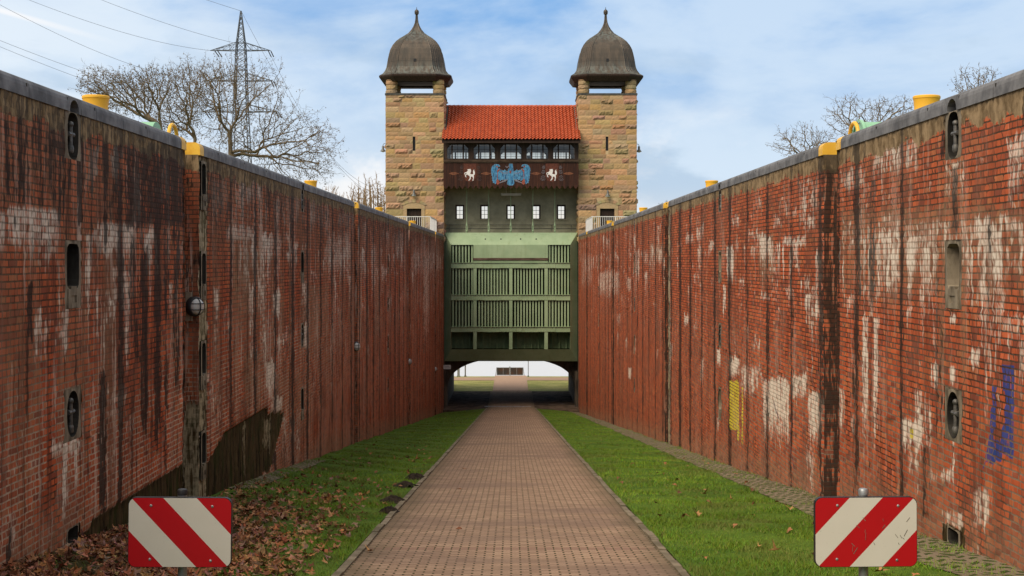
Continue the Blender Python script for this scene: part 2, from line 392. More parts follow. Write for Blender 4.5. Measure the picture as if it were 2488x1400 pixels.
# stains measured on the photograph: (channel, x0, x1, y0, y1, strength, top jitter px)
W_, D_, C_, YE, BL, TN = 0, 1, 2, 3, 4, 5
STAINS = {
 -1: [  # left wall
  (TN, -200, 460, 240, 560, .75, 20), (TN, 150, 215, 300, 1060, .55, 10), (D_, 20, 75, 230, 520, .38, 20), (D_, 80, 175, 300, 480, .38, 15),
  (D_, 186, 205, 330, 560, .75, 8), (D_, 250, 262, 320, 620, .6, 8), (W_, 205, 245, 350, 500, .5, 14), (W_, 262, 305, 350, 470, .6, 18),
  (D_, 300, 456, 350, 560, .62, 25), (D_, 372, 392, 380, 1100, .75, 10), (D_, 415, 440, 420, 1000, .5, 12), (D_, 310, 345, 560, 900, .42, 22),
  (D_, 340, 362, 600, 1090, .62, 18), (D_, 395, 412, 560, 1010, .4, 16), (W_, 318, 350, 400, 640, .55, 25), (W_, 384, 412, 400, 520, .5, 20),
  (W_, -40, 150, 500, 640, .66, 16), (W_, 240, 330, 535, 660, .68, 14), (W_, 330, 380, 525, 600, .45, 20), (W_, 75, 160, 560, 690, .35, 20),
  (W_, 205, 222, 560, 860, .62, 14), (W_, 140, 160, 600, 900, .42, 14), (W_, 120, 200, 1062, 1120, .74, 4), (W_, 150, 164, 1100, 1290, .75, 6), (W_, 178, 190, 1090, 1310, .72, 6),
  (W_, 148, 168, 740, 900, .72, 18), (W_, 75, 120, 770, 900, .5, 18), (D_, 62, 82, 690, 840, .55, 10), (D_, 236, 262, 900, 1260, .62, 12), (D_, -20, 40, 690, 700, .2, 5),
  (W_, -10, 40, 1240, 1400, .55, 24), (W_, 255, 330, 950, 1230, .30, 40), (W_, 20, 60, 880, 1300, .22, 60), (D_, 10, 30, 1270, 1400, .6, 12),
  (W_, 508, 560, 420, 560, .50, 25), (W_, 575, 640, 420, 520, .60, 20), (W_, 545, 625, 545, 600, .6, 14), (TN, 500, 760, 380, 560, .85, 20), (TN, 560, 650, 570, 860, .95, 12),
  (W_, 575, 640, 580, 760, .34, 20), (W_, 640, 690, 565, 640, .55, 18), (W_, 660, 684, 700, 790, .82, 14), (W_, 540, 572, 730, 860, .40, 18), (W_, 640, 676, 872, 990, .82, 10), (TN, 590, 640, 850, 1030, .8, 10),
  (W_, 655, 690, 960, 1020, .7, 8), (W_, 600, 660, 830, 900, .3, 16), (W_, 500, 545, 900, 1080, .32, 30), (W_, 690, 735, 440, 560, .45, 20), (W_, 745, 800, 480, 580, .5, 20),
  (W_, 790, 860, 560, 700, .5, 20), (TN, 740, 790, 690, 900, .8, 14), (TN, 760, 870, 480, 640, .6, 16), (W_, 815, 870, 510, 570, .5, 12), (W_, 955, 985, 560, 640, .55, 20), (W_, 1000, 1075, 585, 700, .45, 26),
  (W_, 900, 915, 590, 760, .55, 18), (W_, 1025, 1045, 600, 900, .5, 30), (W_, 680, 735, 1000, 1160, .38, 30), (W_, 640, 665, 1010, 1130, .55, 12), (D_, 655, 672, 1010, 1140, .55, 8), (W_, 735, 752, 780, 880, .7, 10),
  (D_, 700, 716, 440, 1110, .35, 20), (TN, 660, 760, 900, 1150, .55, 30),
 ],
 1: [   # right wall
  (W_, 2045, 2110, 400, 480, .55, 18), (W_, 2120, 2232, 330, 440, .56, 20), (TN, 2040, 2240, 320, 460, .5, 20), (W_, 2040, 2488, 525, 640, .40, 22), (TN, 2040, 2600, 500, 770, .92, 18), (D_, 2110, 2128, 420, 760, .55, 10),
  (W_, 2130, 2190, 560, 750, .66, 20), (W_, 2195, 2235, 560, 700, .62, 20), (W_, 2290, 2350, 385, 520, .55, 10), (D_, 2305, 2335, 400, 580, .55, 8), (D_, 2286, 2312, 260, 388, .8, 5), (W_, 2420, 2500, 520, 590, .55, 14),
  (W_, 2405, 2440, 540, 780, .72, 14), (D_, 2395, 2412, 500, 820, .40, 14), (TN, 2290, 2345, 385, 610, .95, 8), (TN, 2280, 2295, 600, 1080, .9, 4), (TN, 2332, 2350, 590, 1080, .9, 4), (D_, 2270, 2292, 620, 1100, .42, 6), (W_, 2265, 2280, 590, 700, .6, 6),
  (W_, 2092, 2112, 755, 1200, .70, 14), (W_, 2120, 2136, 760, 1150, .74, 14), (D_, 2108, 2122, 780, 1180, .42, 10), (W_, 2305, 2325, 760, 800, .8, 6), (W_, 2306, 2322, 885, 950, .85, 6), (W_, 2256, 2284, 880, 965, .75, 10), (W_, 2350, 2385, 850, 900, .8, 10),
  (W_, 2185, 2248, 1015, 1110, .85, 8), (W_, 2205, 2226, 1090, 1190, .6, 10), (W_, 2360, 2410, 1185, 1320, .72, 16), (D_, 2240, 2262, 1080, 1270, .62, 10), (TN, 2225, 2300, 1100, 1300, .55, 20), (W_, 2310, 2318, 1050, 1190, .7, 4),
  (W_, 2285, 2345, 1240, 1300, .55, 10), (W_, 2030, 2055, 940, 1080, .62, 16), (W_, 2065, 2080, 1000, 1080, .5, 14), (W_, 2240, 2330, 1140, 1180, .5, 10),
  (W_, 1975, 2000, 740, 790, .7, 10), (W_, 1952, 1972, 715, 770, .75, 10), (W_, 1900, 1960, 575, 600, .85, 14), (W_, 1840, 1880, 565, 660, .72, 16), (TN, 1840, 1885, 560, 720, .9, 14), (W_, 1920, 1945, 590, 680, .6, 10), (W_, 1955, 1985, 520, 570, .62, 12), (W_, 1810, 1850, 555, 590, .5, 12),
  (W_, 1912, 1945, 505, 530, .5, 10), (W_, 1875, 1900, 520, 560, .6, 14), (W_, 1930, 1990, 430, 480, .38, 14), (W_, 1840, 1875, 710, 735, .75, 8), (W_, 1985, 2003, 660, 690, .7, 8),
  (W_, 1762, 1785, 595, 700, .85, 12), (W_, 1720, 1740, 580, 620, .65, 12), (W_, 1755, 1765, 690, 780, .7, 6), (W_, 1690, 1710, 550, 600, .65, 12), (W_, 1660, 1690, 565, 600, .6, 10), (W_, 1775, 1800, 520, 560, .5, 12),
  (W_, 1766, 1800, 865, 930, .84, 8), (W_, 1795, 1850, 885, 980, .58, 12), (W_, 1850, 1918, 915, 1100, .80, 10), (W_, 1918, 1965, 905, 990, .74, 14), (W_, 1960, 2003, 950, 1110, .76, 14), (W_, 1905, 1920, 930, 1130, .7, 10), (W_, 1840, 1852, 880, 960, .6, 10),
  (YE, 1769, 1799, 922, 1052, .9, 5), (YE, 1790, 1797, 1040, 1072, .9, 3), (YE, 1801, 1806, 935, 1092, .8, 4), (YE, 2208, 2222, 1040, 1068, .9, 2),
  (TN, 1575, 1620, 590, 640, .8, 10), (W_, 1555, 1612, 600, 660, .36, 16), (W_, 1450, 1510, 655, 740, .56, 14), (W_, 1520, 1535, 670, 720, .6, 10), (W_, 1620, 1636, 830, 900, .7, 8), (W_, 1543, 1556, 605, 700, .55, 12), (W_, 1408, 1445, 610, 720, .45, 22), (W_, 1497, 1510, 760, 800, .5, 5), (W_, 1525, 1535, 890, 930, .7, 5),
  (W_, 1740, 1752, 845, 900, .8, 6), (W_, 1700, 1712, 870, 960, .6, 8), (W_, 1740, 1750, 1010, 1060, .6, 8), (W_, 1660, 1675, 760, 800, .7, 8),
 ]}
BLUE = [[(2432, 885), (2452, 880), (2466, 885), (2462, 1000), (2466, 1110), (2444, 1130), (2432, 1080), (2440, 1000)], [(2404, 1020), (2412, 930), (2424, 920), (2420, 1040), (2400, 1135), (2386, 1138), (2398, 1080)], [(2400, 1075), (2440, 1060), (2450, 1120), (2404, 1130)]]
CONCRETE = {-1: [[(150, 1345), (240, 1258), (330, 1190), (455, 1128), (455, 1400), (100, 1400)], [(500, 1200), (504, 1128), (520, 1100), (545, 1052), (560, 1042), (600, 1018), (652, 990), (652, 1012), (640, 1060), (640, 1250), (500, 1300)], [(640, 1010), (690, 1000), (690, 1020), (655, 1150), (640, 1150)]],
            1: [[(2290, 1270), (2345, 1290), (2345, 1400), (2290, 1400)]]}

def wall_attrs(side, u, z, seed):
    rng = np.random.default_rng(seed)
    us = np.maximum(u, 6.0)
    X = CX + side * 5 * F / us; Y = CY - (z - CZ) * F / us
    A = np.zeros((len(u), 6), np.float32)
    jit = rng.random(4000); cu = (u * 9).astype(int) % 4000; cu2 = (u * 3.1).astype(int) % 4000
    jcol = .65 * jit[cu] + .35 * jit[cu2]
    # regular drip lines below the joints of the coping
    for i in range(0, 45):
        yy = 1.5 + 2.42 * i
        if abs(yy - 16.4) < .7: continue
        wd = (.09 + .15 * rng.random()) * (1.5 if yy > 25 else 1); ln = (5 + 10 * rng.random()) * (2 if yy > 25 else 1); s = (.75 + .4 * rng.random()) * (1.0 if side < 0 else .9)
        wob = .03 * np.sin(z * 1.3 + i)
        p = np.exp(-((u - yy - wob) / wd) ** 2) * np.clip(1.15 - (TOP - z) / (ln * 1.5), .25, 1) * s
        A[:, D_] = np.maximum(A[:, D_], p)
        for k in (-1, 1):
            if rng.random() < .6:
                o = yy + k * (.3 + .5 * rng.random()); p = np.exp(-((u - o) / .12) ** 2) * np.clip(1 - (TOP - z) / (1.5 + 3 * rng.random()), 0, 1) * .55
                A[:, D_] = np.maximum(A[:, D_], p)
    # random lime runs starting at a few leaking courses
    for lv, cnt, smax in ((3.3, 120, .62), (2.45, 150, .72), (1.75, 100, .64), (.6, 50, .58), (-1.0, 26, .6)):
        for k in range(cnt):
            yy = 8 + 99 * rng.random() ** 1.1; wd = .08 + .5 * rng.random() ** 2; z0 = lv + rng.normal() * .12; ln = .3 + 1.4 * rng.random() ** 2; s = smax * (.65 + .5 * rng.random()) * (1.0 if side < 0 else .9)
            sel = np.abs(u - yy) < wd + .1
            if not sel.any(): continue
            zz = z0 - .25 * jcol[sel]
            p = smooth01(zz - z[sel], -.02, .05) * np.clip(1 - (zz - z[sel]) / ln, 0, 1) ** .7 * smooth01(wd + .05 - np.abs(u[sel] - yy), 0, .08)
            A[sel, W_] = np.maximum(A[sel, W_], p * s)
    for (ch, x0, x1, y0, y1, s, jt) in STAINS[side]:
        sx = (x1 - x0)
        e = min(10.0, sx * .3)
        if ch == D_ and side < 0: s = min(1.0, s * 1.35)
        inx = smooth01(X, x0 - e * .3, x0 + e) * (1 - smooth01(X, x1 - e, x1 + e * .3))
        t0 = y0 + jt * (jcol - .4) * 1.6
        dn = np.clip((Y - t0) / (y1 - y0), -1, 2)
        if ch in (W_, TN): v = smooth01(dn, -.02, .03 + 2.0 / (y1 - y0)) * (1 - smooth01(dn + .3 * (jcol - .5), .45, 1.08))
        else: v = smooth01(dn, -.02, .04) * (1 - smooth01(dn + .1 * (jcol - .5), .85, 1.05))
        A[:, ch] = np.maximum(A[:, ch], v * inx * s)
    for poly in CONCRETE[side]: A[in_poly(X, Y, poly), C_] = 1
    if side > 0:
        for poly in BLUE: A[in_poly(X, Y, poly), BL] = .64 + .25 * (jcol[in_poly(X, Y, poly)] - .4)
    # general grime: darker under the coping and near the ground, stronger on the left
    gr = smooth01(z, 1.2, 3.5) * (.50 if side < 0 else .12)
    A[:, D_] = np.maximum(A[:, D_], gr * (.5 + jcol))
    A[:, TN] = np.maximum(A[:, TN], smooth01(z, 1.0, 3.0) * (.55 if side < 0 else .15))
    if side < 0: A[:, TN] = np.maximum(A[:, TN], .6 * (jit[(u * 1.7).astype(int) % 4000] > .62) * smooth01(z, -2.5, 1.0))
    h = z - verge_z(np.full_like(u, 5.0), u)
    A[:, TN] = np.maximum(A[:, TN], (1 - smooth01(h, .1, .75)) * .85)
    # pale concrete beside the first groove of each wall, dark joints at the grooves
    for g in GROOVES:
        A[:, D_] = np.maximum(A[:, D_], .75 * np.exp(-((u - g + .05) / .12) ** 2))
    gy = 23.45 if side < 0 else 45.6
    A[np.abs(u - gy) < .30, C_] = 1; A[np.abs(u - gy) < .33, W_] = np.maximum(A[np.abs(u - gy) < .33, W_], .40 * jcol[np.abs(u - gy) < .33] + (.36 if side < 0 else .45))
    return A

def grid_lines(parts, bounds):
    a = np.concatenate(parts); b = np.unique(np.round(np.array(bounds), 4))
    keep = np.array([np.min(np.abs(b - t)) > .03 for t in a])
    return np.unique(np.round(np.concatenate([a[keep], b]), 4))

def wall(side):
    nm = 'left' if side < 0 else 'right'
    root = empty('lock_wall', (side * 5, 12, ramp_z(12)),
        'stained dark red brick lock wall on the left, with round lamps and a bare concrete foot' if side < 0 else
        'brighter orange red brick lock wall on the right, with yellow and blue paint marks', 'wall')
    nl = niche_list(side)
    ub = [-20.0, 107.0]; zb = [-10.0, 3.70]
    for g in GROOVES: ub += [g, g + GW]
    holes = []
    for (y, z0, z1, hw, k) in nl:
        ub += [y - hw, y + hw]; zb += [z0, z1]; holes.append((y - hw, y + hw, z0, z1))
    us = grid_lines([np.arange(-19, 10, 2.0), np.arange(10, 30, .075), np.arange(30, 50, .1), np.arange(50, 107, .2)], ub)
    zs = grid_lines([np.arange(-9.8, -4.5, .2), np.arange(-4.5, 3.7, .08)], zb)
    nu, nz = len(us), len(zs)
    U, Z = np.meshgrid(us, zs, indexing='ij')
    at = wall_attrs(side, U.ravel(), Z.ravel(), 5 if side < 0 else 9)
    rng = np.random.default_rng(3)
    off = .006 * rng.normal(size=U.size) - at[:, C_] * .035 * (side < 0)
    off = np.where(np.abs(U.ravel() - np.round(U.ravel(), 1)) < 9, off, off)
    for g in GROOVES:
        for e in (g, g + GW):
            nr = np.abs(U.ravel() - e) < .12; off = np.where(nr, off - .05 * np.abs(rng.normal(size=U.size)), off)
    V = np.stack([side * (5 - np.clip(off, -.05, .012)), U.ravel(), Z.ravel()], 1)
    uc = (us[:-1] + us[1:]) / 2; zc = (zs[:-1] + zs[1:]) / 2
    UC, ZC = np.meshgrid(uc, zc, indexing='ij')
    ok = ZC > GZ * np.clip(UC, -20, 107) - .9
    for g in GROOVES: ok &= ~((UC > g) & (UC < g + GW))
    for (a, b, c, d) in holes: ok &= ~((UC > a) & (UC < b) & (ZC > c) & (ZC < d))
    I, J = np.nonzero(ok)
    q = np.stack([I * nz + J, (I + 1) * nz + J, (I + 1) * nz + J + 1, I * nz + J + 1], 1)
    if side > 0: q = q[:, ::-1]
    used = np.unique(q); remap = np.full(U.size, -1); remap[used] = np.arange(len(used))
    q = remap[q]; V = V[used]; at = at[used]
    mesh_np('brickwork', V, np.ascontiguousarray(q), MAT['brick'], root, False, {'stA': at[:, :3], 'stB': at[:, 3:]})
    # recessed grooves
    for g in GROOVES:
        mb = MB(); zl = GZ * g - 1.0; xa, xb = side * 5.0, side * 5.36; e = .0
        rows = np.linspace(zl, 3.70, 30); rr = np.random.default_rng(int(g))
        v = []; f = []
        prof = [(xa, g), (xb, g), (xb, g + GW), (xa, g + GW)]
        for zz in rows: v += [(p[0] + rr.normal() * .008, p[1], zz) for p in prof]
        for i in range(len(rows) - 1):
            for j in range(3): f.append((i * 4 + j, i * 4 + j + 1, i * 4 + j + 5, i * 4 + j + 4))
        vv = np.array(v); a6 = np.zeros((len(vv), 6)); a6[:, D_] = .30 if side < 0 else .72; a6[:, TN] = .5  # right grooves: shade painted in through the dark stain channel
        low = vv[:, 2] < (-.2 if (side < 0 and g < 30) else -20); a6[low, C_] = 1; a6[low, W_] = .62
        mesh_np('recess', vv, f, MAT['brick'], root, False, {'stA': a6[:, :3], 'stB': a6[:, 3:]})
    # coping stones with open joints, notched at the hooks and at the grooves
    mb = MB(); gb = MB(); yb = MB()
    hooks = [y for (y, z0, z1, hw, k) in nl if k == 'hook_top']
    cuts = [-20.0] + [h + d for h in hooks for d in (-.26, .26)] + [g + d for g in GROOVES for d in (-.32, 0, GW, GW + .30)] + [106.6]
    j = -19.0
    while j < 106:
        if all(abs(j - c) > .5 for c in cuts): cuts.append(j)
        j += 1.21
    cuts = sorted(cuts)
    prof = [(-.02, 3.695), (-.02, 3.80), (-.012, 3.84), (.012, 3.875), (.05, 3.895), (.10, 3.90), (.55, 3.90), (.55, 3.695)]
    for a, b in zip(cuts[:-1], cuts[1:]):
        mid = (a + b) / 2
        tgt, sh, pr = mb, 0.0, prof
        if any(abs(mid - h) < .2 for h in hooks): pr = [(.02, 3.86), (.03, 3.88), (.05, 3.895), (.10, 3.90), (.55, 3.90), (.55, 3.86)]
        for g in GROOVES:
            if g < mid < g + GW: pr = [(p[0] * .3 + .37, p[1]) for p in prof]
            elif g - .32 < mid < g or g + GW < mid < g + GW + .3: tgt = yb
        n = len(pr); gap = .006
        v = [(side * (5 + p[0]), yy, p[1]) for yy in (a + gap, b - gap) for p in pr]
        tgt.add(v, [tuple(range(n)), tuple(range(n, 2 * n))[::-1]] + [(i, i + n, (i + 1) % n + n, (i + 1) % n) for i in range(n)])
    for h in hooks:     # arched notch plate in the face of the coping
        arch_plate(mb, side, h, .26, 3.695, 3.862, [(h - .17, 3.695)] + [(h - .17 * math.cos(t), 3.72 + .12 * math.sin(t)) for t in np.linspace(0, math.pi, 9)] + [(h + .17, 3.695)], -.018, .12)
    # drip holes in the coping
    mb.build('coping', MAT['coping'], root)
    yb.build('edge_guard', MAT['yellow'], root)
    dh = MB()
    for i in range(45):
        yy = 2.71 + 2.42 * i
        if yy < 100: dh.box(side * 5 - .0225, side * 5 + .0225, yy - .012, yy + .012, 3.80, 3.835)
    dh.build('drip_hole', MAT['niche_dark'], root)
    if side > 0:      # thin sprayed scribbles
        gr = MB()
        for pts in ( [(104, 560), (92, 640), (90, 720), (104, 780), (110, 832)], [(2, 470), (14, 520), (30, 560)]):
            q = []
            for (a, b) in pts: X, Y = 1880 + a / 2.1875, 760 + b / 2.1875; yy = 5 * F / (X - CX); q.append((yy, CZ + (CY - Y) * yy / F))
            for (p, r2) in zip(q[:-1], q[1:]):
                d = Vector((r2[0] - p[0], r2[1] - p[1])).normalized(); nn = Vector((-d.y, d.x)) * .012
                gr.add([(4.987, p[0] + nn.x, p[1] + nn.y), (4.987, p[0] - nn.x, p[1] - nn.y), (4.987, r2[0] - nn.x, r2[1] - nn.y), (4.987, r2[0] + nn.x, r2[1] + nn.y)], [(0, 1, 2, 3)])
        gr.build('graffiti', mottled('violet_spray', (.07, .06, .13), (.15, .06, .06), 5, .8), root)
    # niches with a concrete surround
    for (y, z0, z1, hw, k) in nl: niche(root, side, y, z0, z1, hw, k)
    return root

def arch_plate(mb, side, y, hw, z0, z1, arch, d0, d1):
    """face strip above an arch, between arch outline (y,z) and the straight top, pushed from depth d0 to d1"""
    top = [(a[0], z1) for a in arch]; top[0] = (y - hw, z1); top[-1] = (y + hw, z1)
    bot = list(arch); bot = [(y - hw, z0)] + bot + [(y + hw, z0)]; top = [(y - hw, z1)] + top + [(y + hw, z1)]
    n = len(bot)
    v = [(side * (5 + d), p[0], p[1]) for d in (d0, d1) for p in bot + top]
    f = []
    for i in range(n - 1):
        f.append((i, i + 1, n + i + 1, n + i)); f.append((i + 2 * n, i, i + 1, i + 1 + 2 * n)[::-1])
    mb.add(v, f)

def niche(root, side, y, z0, z1, hw, k):
    zc, hh = (z0 + z1) / 2, (z1 - z0) / 2
    N = 28
    def rr(w_, h_, pw, cy=y, cz=zc):
        o = []
        for i in range(N):
            t = 2 * math.pi * (i + .5) / N; c, s = math.cos(t), math.sin(t)
            r = (abs(c / w_) ** pw + abs(s / h_) ** pw) ** (-1 / pw); o.append((cy + c * r, cz + s * r))
        return o
    def rect(w_, h_):
        o = []
        for i in range(N):
            t = 2 * math.pi * (i + .5) / N; c, s = math.cos(t), math.sin(t); r = 1 / max(abs(c) / w_, abs(s) / h_); o.append((y + c * r, zc + s * r))
        for (a, b) in ((1, 1), (-1, 1), (-1, -1), (1, -1)):      # pull the nearest point into each corner
            best = min(range(N), key=lambda i: (o[i][0] - y - a * w_) ** 2 + (o[i][1] - zc - b * h_) ** 2); o[best] = (y + a * w_, zc + b * h_)
        return o
    outer = rect(hw, hh)
    if k == 'slot': inner = rr(hw * .74, hh * .66, 6, y, zc + hh * .24)
    elif k == 'hole': inner = rr(hw * .8, hh * .85, 10)
    else: inner = rr(hw * .70, hh * .88, 2.2)
    if k == 'hook_top': inner = [(p[0], p[1] if p[1] < zc else p[1] + hh * .0) for p in rr(hw * .68, hh * .98, 3.2)]
    dep = .34 if k != 'slot' else .26
    back = [(y + (p[0] - y) * .9, p[1]) for p in inner]
    mb = MB(); P = lambda pts, d: [(side * (5 + d), p[0], p[1]) for p in pts]
    v = P(outer, .004) + P(inner, .0) + P(inner, dep * .5) + P(back, dep)
    f = [(i, (i + 1) % N, N + (i + 1) % N, N + i) for i in range(N)]
    mi = [0] * N
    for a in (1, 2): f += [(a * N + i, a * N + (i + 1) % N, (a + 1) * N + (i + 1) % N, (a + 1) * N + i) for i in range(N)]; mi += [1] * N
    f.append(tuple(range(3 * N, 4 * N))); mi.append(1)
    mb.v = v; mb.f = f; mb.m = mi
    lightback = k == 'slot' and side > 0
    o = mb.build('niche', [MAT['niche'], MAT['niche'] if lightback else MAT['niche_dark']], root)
    if k == 'slot':      # cast box with a square hole below the slot
        b = MB(); s0, s1 = zc - hh * .98, zc - hh * .42
        xo, xi = side * 5 - side * .012, side * 5 + side * .05; hx = hw * .66
        a, bb = hw * .32, (s1 - s0)
        for (u0, u1, v0, v1) in ((-hx, -a, s0, s1), (a, hx, s0, s1), (-a, a, s0, s0 + bb * .28), (-a, a, s0 + bb * .66, s1 + .03)):
            b.box(min(xo, xi), max(xo, xi), y + u0, y + u1, v0, v1)
        b.build('step_box', MAT['niche'], o)
        c = MB(); xs = sorted((side * 5.004, side * 5.03)); c.box(xs[0], xs[1], y - a, y + a, s0 + bb * .28, s0 + bb * .66); c.build('step_hole', MAT['niche_dark'], o)
    if k in ('hook', 'hook_top'):
        h = MB(); xx = side * 5.03; zt = zc + hh * .42; zb_ = zc - hh * .62
        h.tube([(xx, y, zb_), (xx, y, zt)], .026, 10); h.ball((xx, y, zt + .02), .038, 10, 6); h.lathe((xx, y, zb_ - .03), [(.030, 0), (.040, .02), (.040, .07), (.03, .09)], 10)
        h.tube([(side * 5.33, y, zc + .02), (side * 5.03, y, zc + .02)], .034, 10); h.tube([(xx, y - .10, zc + .02), (xx, y + .10, zc + .02)], .028, 8)
        h.lathe((side * 5.25, y, zc + .02), [(.07, -.02), (.07, .02)], 10, axis=(1, 0, 0))
        h.build('mooring_hook', MAT['iron'], o, True)
# ------------------------------------------------------------------ ground
def structure(o): o['kind'] = 'structure'; return o
def paver_material():
    m = M('clay_pavers', .95, 0, .06); P = m.pos(); x, y, z = m.sep(P)
    br = m.n('ShaderNodeTexBrick'); br.offset = .5; br.offset_frequency = 2; br.squash = 1; br.squash_frequency = 2
    m.put(m.comb(x, y), br.inputs['Vector'])
    m.put((.43, .295, .20), br.inputs['Color1']); m.put((.29, .19, .128), br.inputs['Color2']); m.put((.085, .058, .040), br.inputs['Mortar'])
    br.inputs['Scale'].default_value = 1; br.inputs['Brick Width'].default_value = .204; br.inputs['Row Height'].default_value = .102
    br.inputs['Mortar Size'].default_value = .0085; br.inputs['Mortar Smooth'].default_value = .3
    c = br.outputs['Color']
    # moss in the cross joints
    br2 = m.n('ShaderNodeTexBrick'); br2.offset = .5; br2.offset_frequency = 2
    m.put(m.comb(x, y), br2.inputs['Vector']); br2.inputs['Scale'].default_value = 1; br2.inputs['Brick Width'].default_value = .204; br2.inputs['Row Height'].default_value = .102
    br2.inputs['Mortar Size'].default_value = .013; br2.inputs['Mortar Smooth'].default_value = .1
    row = m.math('FRACT', m.math('DIVIDE', y, .102)); inrow = m.math('MULTIPLY', m.ramp(row, .10, .2), m.ramp(row, .9, .8))
    cross = m.math('MULTIPLY', br2.outputs['Fac'], inrow)
    mossn = m.noise(P, 1.6, 4, .6)
    c = m.mix(m.math('MULTIPLY', cross, m.ramp(mossn, .25, .55, .35, 1)), c, (.045, .05, .018))
    # soldier bands every 12 m
    yy = m.math('FRACT', m.math('DIVIDE', m.math('SUBTRACT', y, 17.15), 12.2))
    band = m.math('MULTIPLY', m.ramp(yy, .0, .001), m.ramp(yy, .019, .018))
    bx = m.math('FRACT', m.math('DIVIDE', x, .102)); jl = m.math('ADD', m.ramp(bx, .9, .96), m.ramp(bx, .08, .04))
    bandc = m.mix(m.math('MINIMUM', jl, 1.0), (.27, .165, .12), (.06, .06, .025))
    c = m.mix(band, c, bandc)
    big = m.noise(m.mapping(P, (.5, 1.2, 1)), .55, 5, .65)
    c = m.mix(m.ramp(big, .44, .66, 0, .6), c, (.17, .115, .09), 'MIX')
    edge = m.math('ABSOLUTE', x); en = m.math('ADD', edge, m.math('MULTIPLY', m.noise(P, 1.3, 4), .7))
    c = m.mix(m.ramp(en, 1.65, 2.15, 0, .55), c, (.085, .075, .04))
    fine = m.noise(P, 30, 4, .65); c = m.mix(m.ramp(fine, .3, .7, 0, .35), c, (.13, .085, .065))
    c = m.mix(m.math('MULTIPLY', m.ramp(y, 121.5, 122), .6), c, (.46, .31, .22))  # path past the passage coloured lighter to offset the towers' shadow
    m.col(c); m.bump(m.math('ADD', m.math('MULTIPLY', br.outputs['Fac'], -1.0), m.math('MULTIPLY', fine, .3)), .5, .006)
    return m.m
MAT['paver'] = paver_material()
MAT['kerb'] = mottled('kerb_concrete', (.11, .09, .055), (.23, .185, .125), 2.2, .85, 0, .2, .25)
def turf_material():
    m = M('turf', .9, 0, .1); P = m.pos()
    a = m.noise(P, 1.1, 5, .6); b = m.noise(P, 26, 4, .7)
    c = m.mix(m.ramp(a, .35, .66), (.065, .125, .010), (.115, .18, .018)); c = m.mix(m.ramp(b, .35, .7, 0, .75), c, (.022, .050, .008))
    x, y, z = m.sep(P)
    bare = m.math('MULTIPLY', m.ramp(m.math('ADD', m.math('MULTIPLY', x, -1.0), m.math('MULTIPLY', m.math('SUBTRACT', a, .5), 2.5)), 2.7, 3.8), m.ramp(y, 26, 19))
    c = m.mix(m.math('MULTIPLY', bare, .85), c, (.045, .028, .014))
    m.col(c); m.bump(b, .6, .03); return m.m
MAT['turf'] = turf_material()
def farturf():
    m = M('far_grass', .9, 0, .1); P = m.pos(); a = m.noise(P, .5, 5, .6); b = m.noise(P, 9, 4, .7)
    c = m.mix(m.ramp(a, .38, .62), (.24, .25, .065), (.36, .33, .11)); c = m.mix(m.ramp(b, .35, .7, 0, .5), c, (.08, .075, .025)); m.col(c); return m.m  # far grass colour raised to offset the towers' shadow
MAT['farturf'] = farturf()
def grid_paver_material():
    m = M('grid_pavers', .9, 0, .15); P = m.pos(); x, y, z = m.sep(P)
    u = m.math('ADD', y, m.math('MULTIPLY', m.math('SINE', m.math('MULTIPLY', x, 19.0)), .07))
    wv = m.math('SINE', m.math('MULTIPLY', u, 26.0)); w2 = m.math('SINE', m.math('ADD', m.math('MULTIPLY', x, 38.0), m.math('MULTIPLY', m.math('FLOOR', m.math('MULTIPLY', u, 4.14)), 3.14)))
    hole = m.math('MULTIPLY', m.ramp(wv, .0, .35), m.ramp(w2, -.5, -.1))
    n = m.noise(P, 3, 5, .65); hole = m.math('MAXIMUM', hole, m.ramp(n, .56, .66, 0, .9))
    c = m.mix(m.noise(P, 14, 4), (.13, .10, .065), (.25, .195, .13)); c = m.mix(hole, c, m.mix(n, (.022, .03, .008), (.06, .085, .016))); m.col(c)
    m.bump(m.math('MULTIPLY', hole, -1.0), .8, .03); return m.m
MAT['gridpaver'] = grid_paver_material()

def strip(name, mat, x0, x1, ys, zf, nx=1):
    xs = np.linspace(x0, x1, nx + 1); V = []; ys = np.asarray(ys)
    for y in ys:
        for x in xs: V.append((x, y, zf(x, y)))
    n = nx + 1
    f = [(i * n + j, i * n + j + 1, (i + 1) * n + j + 1, (i + 1) * n + j) for i in range(len(ys) - 1) for j in range(nx)]
    return mesh_np(name, V, f, mat)
rn = np.random.default_rng(21)
def bumpz(x, y): return .03 * math.sin(x * 2.1 + y * .9) * math.sin(y * .53 + 1) + .015 * math.sin(x * 5 + y * 3.1)
ys = list(np.arange(-46, 8, 4.0)) + list(np.arange(8, 107.1, .5))
structure(strip('path', MAT['paver'], -1.75, 1.75, ys + [112, 121], lambda x, y: ramp_z(y) + .012, 2))
for s in (-1, 1):
    k = MB()
    for a in np.arange(4, 105.5, 1.0):
        z0, z1 = ramp_z(a), ramp_z(a + .992); xa, xb = sorted((s * 1.75, s * 1.835)); dz = rn.normal() * .006; dx = rn.normal() * .006
        v = [(xa + dx, a, z0 - .2), (xb + dx, a, z0 - .2), (xb + dx, a, z0 + .035 + dz), (xa + dx, a, z0 + .035 + dz)]
        v += [(p[0], a + .992, p[2] - z0 + z1) for p in v]
        k.add(v, [(0, 1, 2, 3), (7, 6, 5, 4)] + [(i, i + 4, (i + 1) % 4 + 4, (i + 1) % 4) for i in range(4)])
    structure(k.build('kerb', MAT['kerb']))
    structure(strip('verge', MAT['turf'], s * 1.87, s * 5.5, [y for y in ys if y < 105.6], lambda x, y: float(verge_z(x, y)) + bumpz(x, y) * min(1, (abs(x) - 1.87) * 2), 16))
